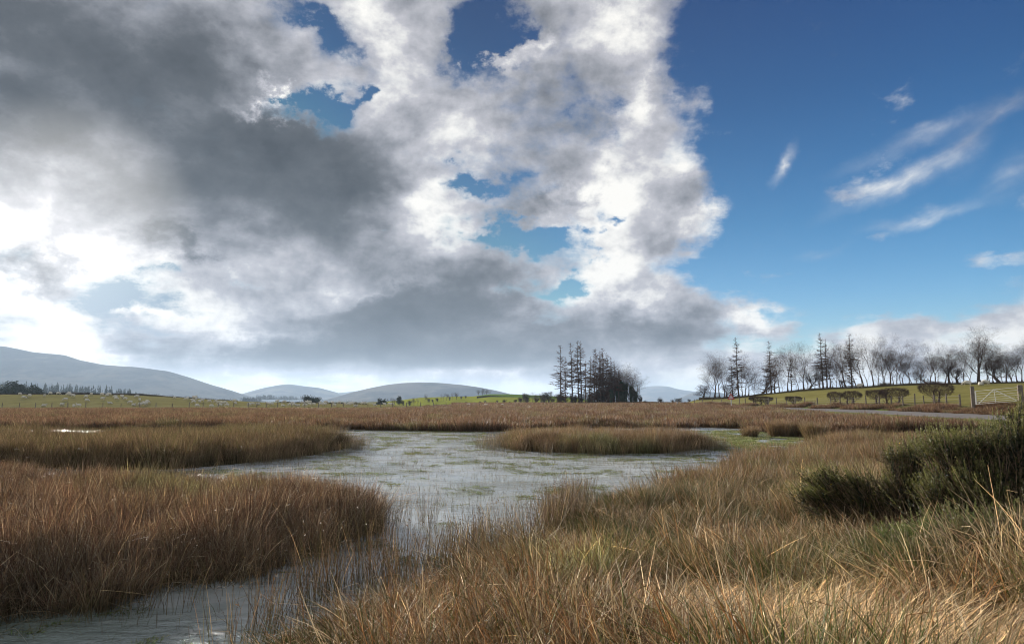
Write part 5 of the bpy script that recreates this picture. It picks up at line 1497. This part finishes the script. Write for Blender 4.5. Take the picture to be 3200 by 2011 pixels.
SHEEP = [(60, 1234), (91, 1240), (73, 1246), (137, 1240), (156, 1233), (180, 1233), (209, 1236), (214, 1233), (221, 1235), (228, 1240), (204, 1252), (137, 1269), (194, 1266), (232, 1274), (247, 1271), (268, 1244), (271, 1255), (284, 1235),
         (317, 1236), (320, 1250), (333, 1237), (341, 1236), (344, 1261), (359, 1243), (362, 1249), (380, 1244), (382, 1241), (391, 1250), (427, 1243), (435, 1253), (407, 1261), (418, 1267), (438, 1267), (446, 1267), (455, 1264), (460, 1260), (545, 1246),
         (582, 1250), (587, 1247), (602, 1252), (606, 1245), (611, 1246), (606, 1260), (612, 1252), (623, 1258), (631, 1256), (616, 1272), (654, 1258), (675, 1258), (661, 1273), (684, 1262), (690, 1262), (697, 1262), (703, 1263), (688, 1270), (710, 1270),
         (733, 1256), (735, 1264), (780, 1267), (789, 1266), (807, 1265), (840, 1266), (849, 1266), (866, 1257), (889, 1260), (885, 1269), (907, 1268), (916, 1261), (920, 1269), (930, 1269), (947, 1260), (960, 1261), (968, 1260), (954, 1270), (968, 1267),
         (981, 1267), (1002, 1262), (1004, 1268), (1016, 1268), (1018, 1261), (1040, 1263), (1046, 1270), (1061, 1262), (1077, 1265), (1089, 1267), (1094, 1265), (1101, 1266), (1111, 1270), (1134, 1265), (1172, 1267), (1202, 1267), (1218, 1266), (1224, 1267), (1464, 1270), (1518, 1272), (1570, 1272)]
def ground_hit(px, py, y0, y1):
    ys = np.arange(y0, y1, 0.5); xs = (px - 1600) / 2148.0 * ys
    zs = H(xs, ys)[0]
    ang = (zs - CAM_H) / ys
    want = (1255 - py) / FPX
    k = np.where(ang >= want)[0]
    return (xs[k[0]], ys[k[0]], zs[k[0]]) if len(k) else (xs[np.argmax(ang)], ys[np.argmax(ang)], zs[np.argmax(ang)])
rows_ = {'hedge': [], 'middle': [], 'fence': []}
placed = []
for (px, py) in SHEEP:
    x, y, z = ground_hit(px, py, 150, 189)
    placed.append([px, x, y, z])
placed.sort()
rs = random.Random(12)
def sheep_obj(x, y, z, pose, yaw, label, group, k=1.0):
    o = bpy.data.objects.new('sheep', SHEEP_ME[pose]); COL.objects.link(o)
    o.location = (x, y, z + .02); o.rotation_euler = (0, 0, yaw); o.scale = (k, k * 1.08, k)
    tag(o, label, 'sheep', group)
for px, x, y, z in placed:
    row = 'hedge' if y > 176 else ('middle' if y > 160 else 'fence')
    rows_[row].append((px, x, y, z))
RT = {'hedge': 'in the back row near the hedge', 'middle': 'in the middle of the left field', 'fence': 'in the front row near the fence'}
for row, lst in rows_.items():
    for i, (px, x, y, z) in enumerate(lst):
        u = rs.random(); pose = 'graze' if u < .66 else ('stand' if u < .85 else 'lie')
        left = rs.random() < .55
        yaw = (math.pi if left else 0) + rs.gauss(0, .45)
        pt = {'graze': 'grazing', 'stand': 'standing', 'lie': 'lying'}[pose]
        sheep_obj(x, y, z, pose, yaw, '%s cream sheep facing %s, %s from the left %s' % (pt, 'left' if left else 'right', ordn(i), RT[row]), 'flock of sheep in the left field', rs.uniform(.86, 1.0))
for (px, py, pose, yaw, lb) in [(3027, 1210, 'graze', 2.6, 'sheep grazing below the ridge trees just left of the gate post'), (3070, 1217, 'lie', .6, 'sheep lying lowest on the slope above the white gate'), (3084, 1208, 'graze', 3.0, 'largest sheep, side on, high on the slope above the white gate'), (2690, 1213, 'stand', 0, 'tiny sheep far up under the ridge trees')]:
    x, y, z = ground_hit(px, py, 118 if px > 2800 else 128, 150)
    sheep_obj(x, y, z, pose, yaw, lb, 'sheep in the right field', 1.15)

# ------------------------------------------------------------------ gorse
def gorse_material():
    m, g, out = material('gorse_needles')
    at = g.new('ShaderNodeAttribute', attribute_name='Col')
    d = g.new('ShaderNodeBsdfPrincipled'); g.link(at.outputs['Color'], d.inputs['Base Color']); d.inputs['Roughness'].default_value = .5; d.inputs['Specular IOR Level'].default_value = .35
    t = g.new('ShaderNodeBsdfTranslucent'); g.link(at.outputs['Color'], t.inputs['Color'])
    mx = g.new('ShaderNodeMixShader'); mx.inputs[0].default_value = .25
    g.link(d.outputs[0], mx.inputs[1]); g.link(t.outputs[0], mx.inputs[2]); g.link(mx.outputs[0], out.inputs['Surface'])
    return m
GORSE = gorse_material()
GSTEM = simple_mat('gorse_stems', (0.16, 0.10, 0.06), (0.34, 0.24, 0.16), 8.0, .8, .2)
YELLOW = simple_mat('gorse_flowers', (0.55, 0.38, 0.02), (0.75, 0.55, 0.05), 30.0, .6, .3)
def gorse(px, D_, lobes, nbr, label, seed, needle_c=((.014, .021, .009), (.17, .165, .052)), flowers=60, sprigs=9):
    """lobes: (dx, dy, z, rx, ry, rz) ellipsoids the shoots reach into, measured from the root"""
    r = np.random.default_rng(seed)
    x = (px - 1600) / 2148.0 * D_; z = Hs(x, D_)
    e = empty('gorse_bush', (x, D_, z - .03))
    br = []; sp_p, sp_d, sp_c = [], [], []
    lo, hi = np.array(needle_c[0]), np.array(needle_c[1])
    for i in range(nbr):
        L = lobes[r.integers(0, len(lobes))]
        v = r.normal(0, 1, 3); v /= np.linalg.norm(v); v[2] = abs(v[2]) * 1.0 - .25
        k = r.uniform(.62, 1.12)
        k = k * (1.35 if r.random() < .12 else .88)
        tip = np.array([L[0] + v[0] * L[3] * k, L[1] + v[1] * L[4] * k, max(L[2] + v[2] * L[5] * k, .08)])
        root = np.array([L[0] * .35 + r.normal(0, .08), L[1] * .35 + r.normal(0, .08), 0])
        mid = root * .5 + tip * .5 + np.array([v[0] * .1, v[1] * .1, -.10 + r.normal(0, .05)])
        pts = []
        for t in np.linspace(0, 1, 8):
            pts.append(root * (1 - t) ** 2 + mid * 2 * t * (1 - t) + tip * t * t + r.normal(0, .008, 3))
        for a, b, j in zip(pts[:-1], pts[1:], range(7)):
            rad = .011 * (1 - j / 8.5); br.append([*a, *b, rad, rad * .88])
        tone = r.uniform(0, 1) ** 1.6
        dirv = (pts[-1] - pts[-3]); dirv /= np.linalg.norm(dirv)
        for j in range(sprigs):
            t = r.uniform(.42, 1.0) ** .8; q = t * 7; a = min(int(q), 6); p = pts[a] * (1 - (q - a)) + pts[a + 1] * (q - a)
            dd = dirv * 1.0 + r.normal(0, .42, 3) + np.array([-.10, 0, .12]); dd /= np.linalg.norm(dd)
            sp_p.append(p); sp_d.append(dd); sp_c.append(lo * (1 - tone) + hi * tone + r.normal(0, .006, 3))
        sp_p.append(tip); sp_d.append(dirv); sp_c.append(hi)
    sp_p = np.array(sp_p); sp_d = np.array(sp_d); sp_c = np.clip(np.array(sp_c), .008, 1)
    n = len(sp_p); SL = r.uniform(.12, .32, n); M = 54
    t = r.uniform(.05, 1, (n, M))
    base = sp_p[:, None, :] + sp_d[:, None, :] * (t * SL[:, None])[:, :, None]
    nd = sp_d[:, None, :] * .7 + r.normal(0, .5, (n, M, 3)); nd /= np.linalg.norm(nd, axis=2, keepdims=True)
    ln = (r.uniform(.016, .032, (n, M)) * (1.25 - .8 * t))[:, :, None]
    side = np.cross(nd, r.normal(0, 1, (n, M, 3))); side /= np.linalg.norm(side, axis=2, keepdims=True)
    w = .0026
    V = np.stack([base - side * w, base + side * w, base + nd * ln + side * w * .25, base + nd * ln - side * w * .25], 2)
    C = np.repeat((sp_c[:, None, :] * r.uniform(.75, 1.3, (n, M, 1)) * (0.35 + 1.25 * t[:, :, None] ** 1.5))[:, :, None, :], 4, 2)  # sunlit tips and shaded inner needles painted into the vertex colour
    V = V.reshape(-1, 3); C = C.reshape(-1, 3); V[:, 2] = np.maximum(V[:, 2], .01)
    F = np.arange(len(V)).reshape(-1, 4)
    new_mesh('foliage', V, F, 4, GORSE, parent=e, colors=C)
    for i in range(n): 
        if i % 2 == 0: br.append([*sp_p[i], *(sp_p[i] + sp_d[i] * SL[i] * .9), .0028, .0015])
    vb, fb = segs_mesh(br, 4); new_mesh('branches', vb, fb, 4, GSTEM, parent=e)
    if flowers:
        k = r.integers(0, n, flowers); c = sp_p[k] + sp_d[k] * SL[k][:, None] * r.uniform(.4, 1, (flowers, 1))
        V, F = [], []
        for i in range(flowers):
            s = r.uniform(.006, .011); a = r.normal(0, 1, (4, 3)); a /= np.linalg.norm(a, axis=1, keepdims=True)
            o_ = len(V); V += [tuple(c[i] + a[j] * s) for j in range(4)]; F += [(o_, o_ + 1, o_ + 2, o_ + 3), (o_, o_ + 2, o_ + 1, o_ + 3)]
        new_mesh('flowers', np.array(V), np.array(F), 4, YELLOW, parent=e)
    tag(e, label, 'gorse bush', 'gorse bushes on the right bank')
    return e
gorse(2880, 7.9, [(0, 0, .56, .58, .5, .42), (-.50, 0, .66, .50, .35, .17), (-.98, .05, .72, .36, .2, .08), (-1.2, 0, .55, .26, .15, .06), (.45, .1, .62, .45, .4, .48), (.15, 0, 1.08, .42, .3, .16), (-.28, -.1, .98, .24, .2, .10), (.62, 0, 1.10, .25, .2, .10)], 480,
      'dark spreading gorse bush with a long low arm reaching left', 1, flowers=320)
gorse(3120, 6.7, [(0, 0, .52, .62, .5, .52), (.5, .1, .88, .55, .45, .42), (-.46, -.1, .55, .42, .35, .30), (.15, 0, 1.05, .40, .3, .18), (-.42, .1, .96, .28, .2, .10), (.7, 0, .55, .6, .5, .55), (.42, .1, 1.24, .26, .25, .12), (.9, 0, 1.15, .4, .3, .25)], 800,
      'tallest dark gorse bush at the right edge, beside the field gate', 2, flowers=140)
gorse(2935, 5.9, [(0, 0, .22, .34, .3, .24), (.28, 0, .26, .32, .3, .24), (-.22, 0, .18, .28, .2, .16)], 260,
      'low fresh green gorse bush in front of the dark hollow', 3, needle_c=((.07, .10, .03), (.17, .19, .06)), flowers=8)
gorse(3110, 5.1, [(0, 0, .26, .45, .35, .28), (.45, 0, .32, .4, .35, .34), (-.40, 0, .16, .34, .25, .16)], 420,
      'low brown and green gorse bush nearest the right corner', 4, needle_c=((.08, .07, .035), (.15, .14, .055)), flowers=6)
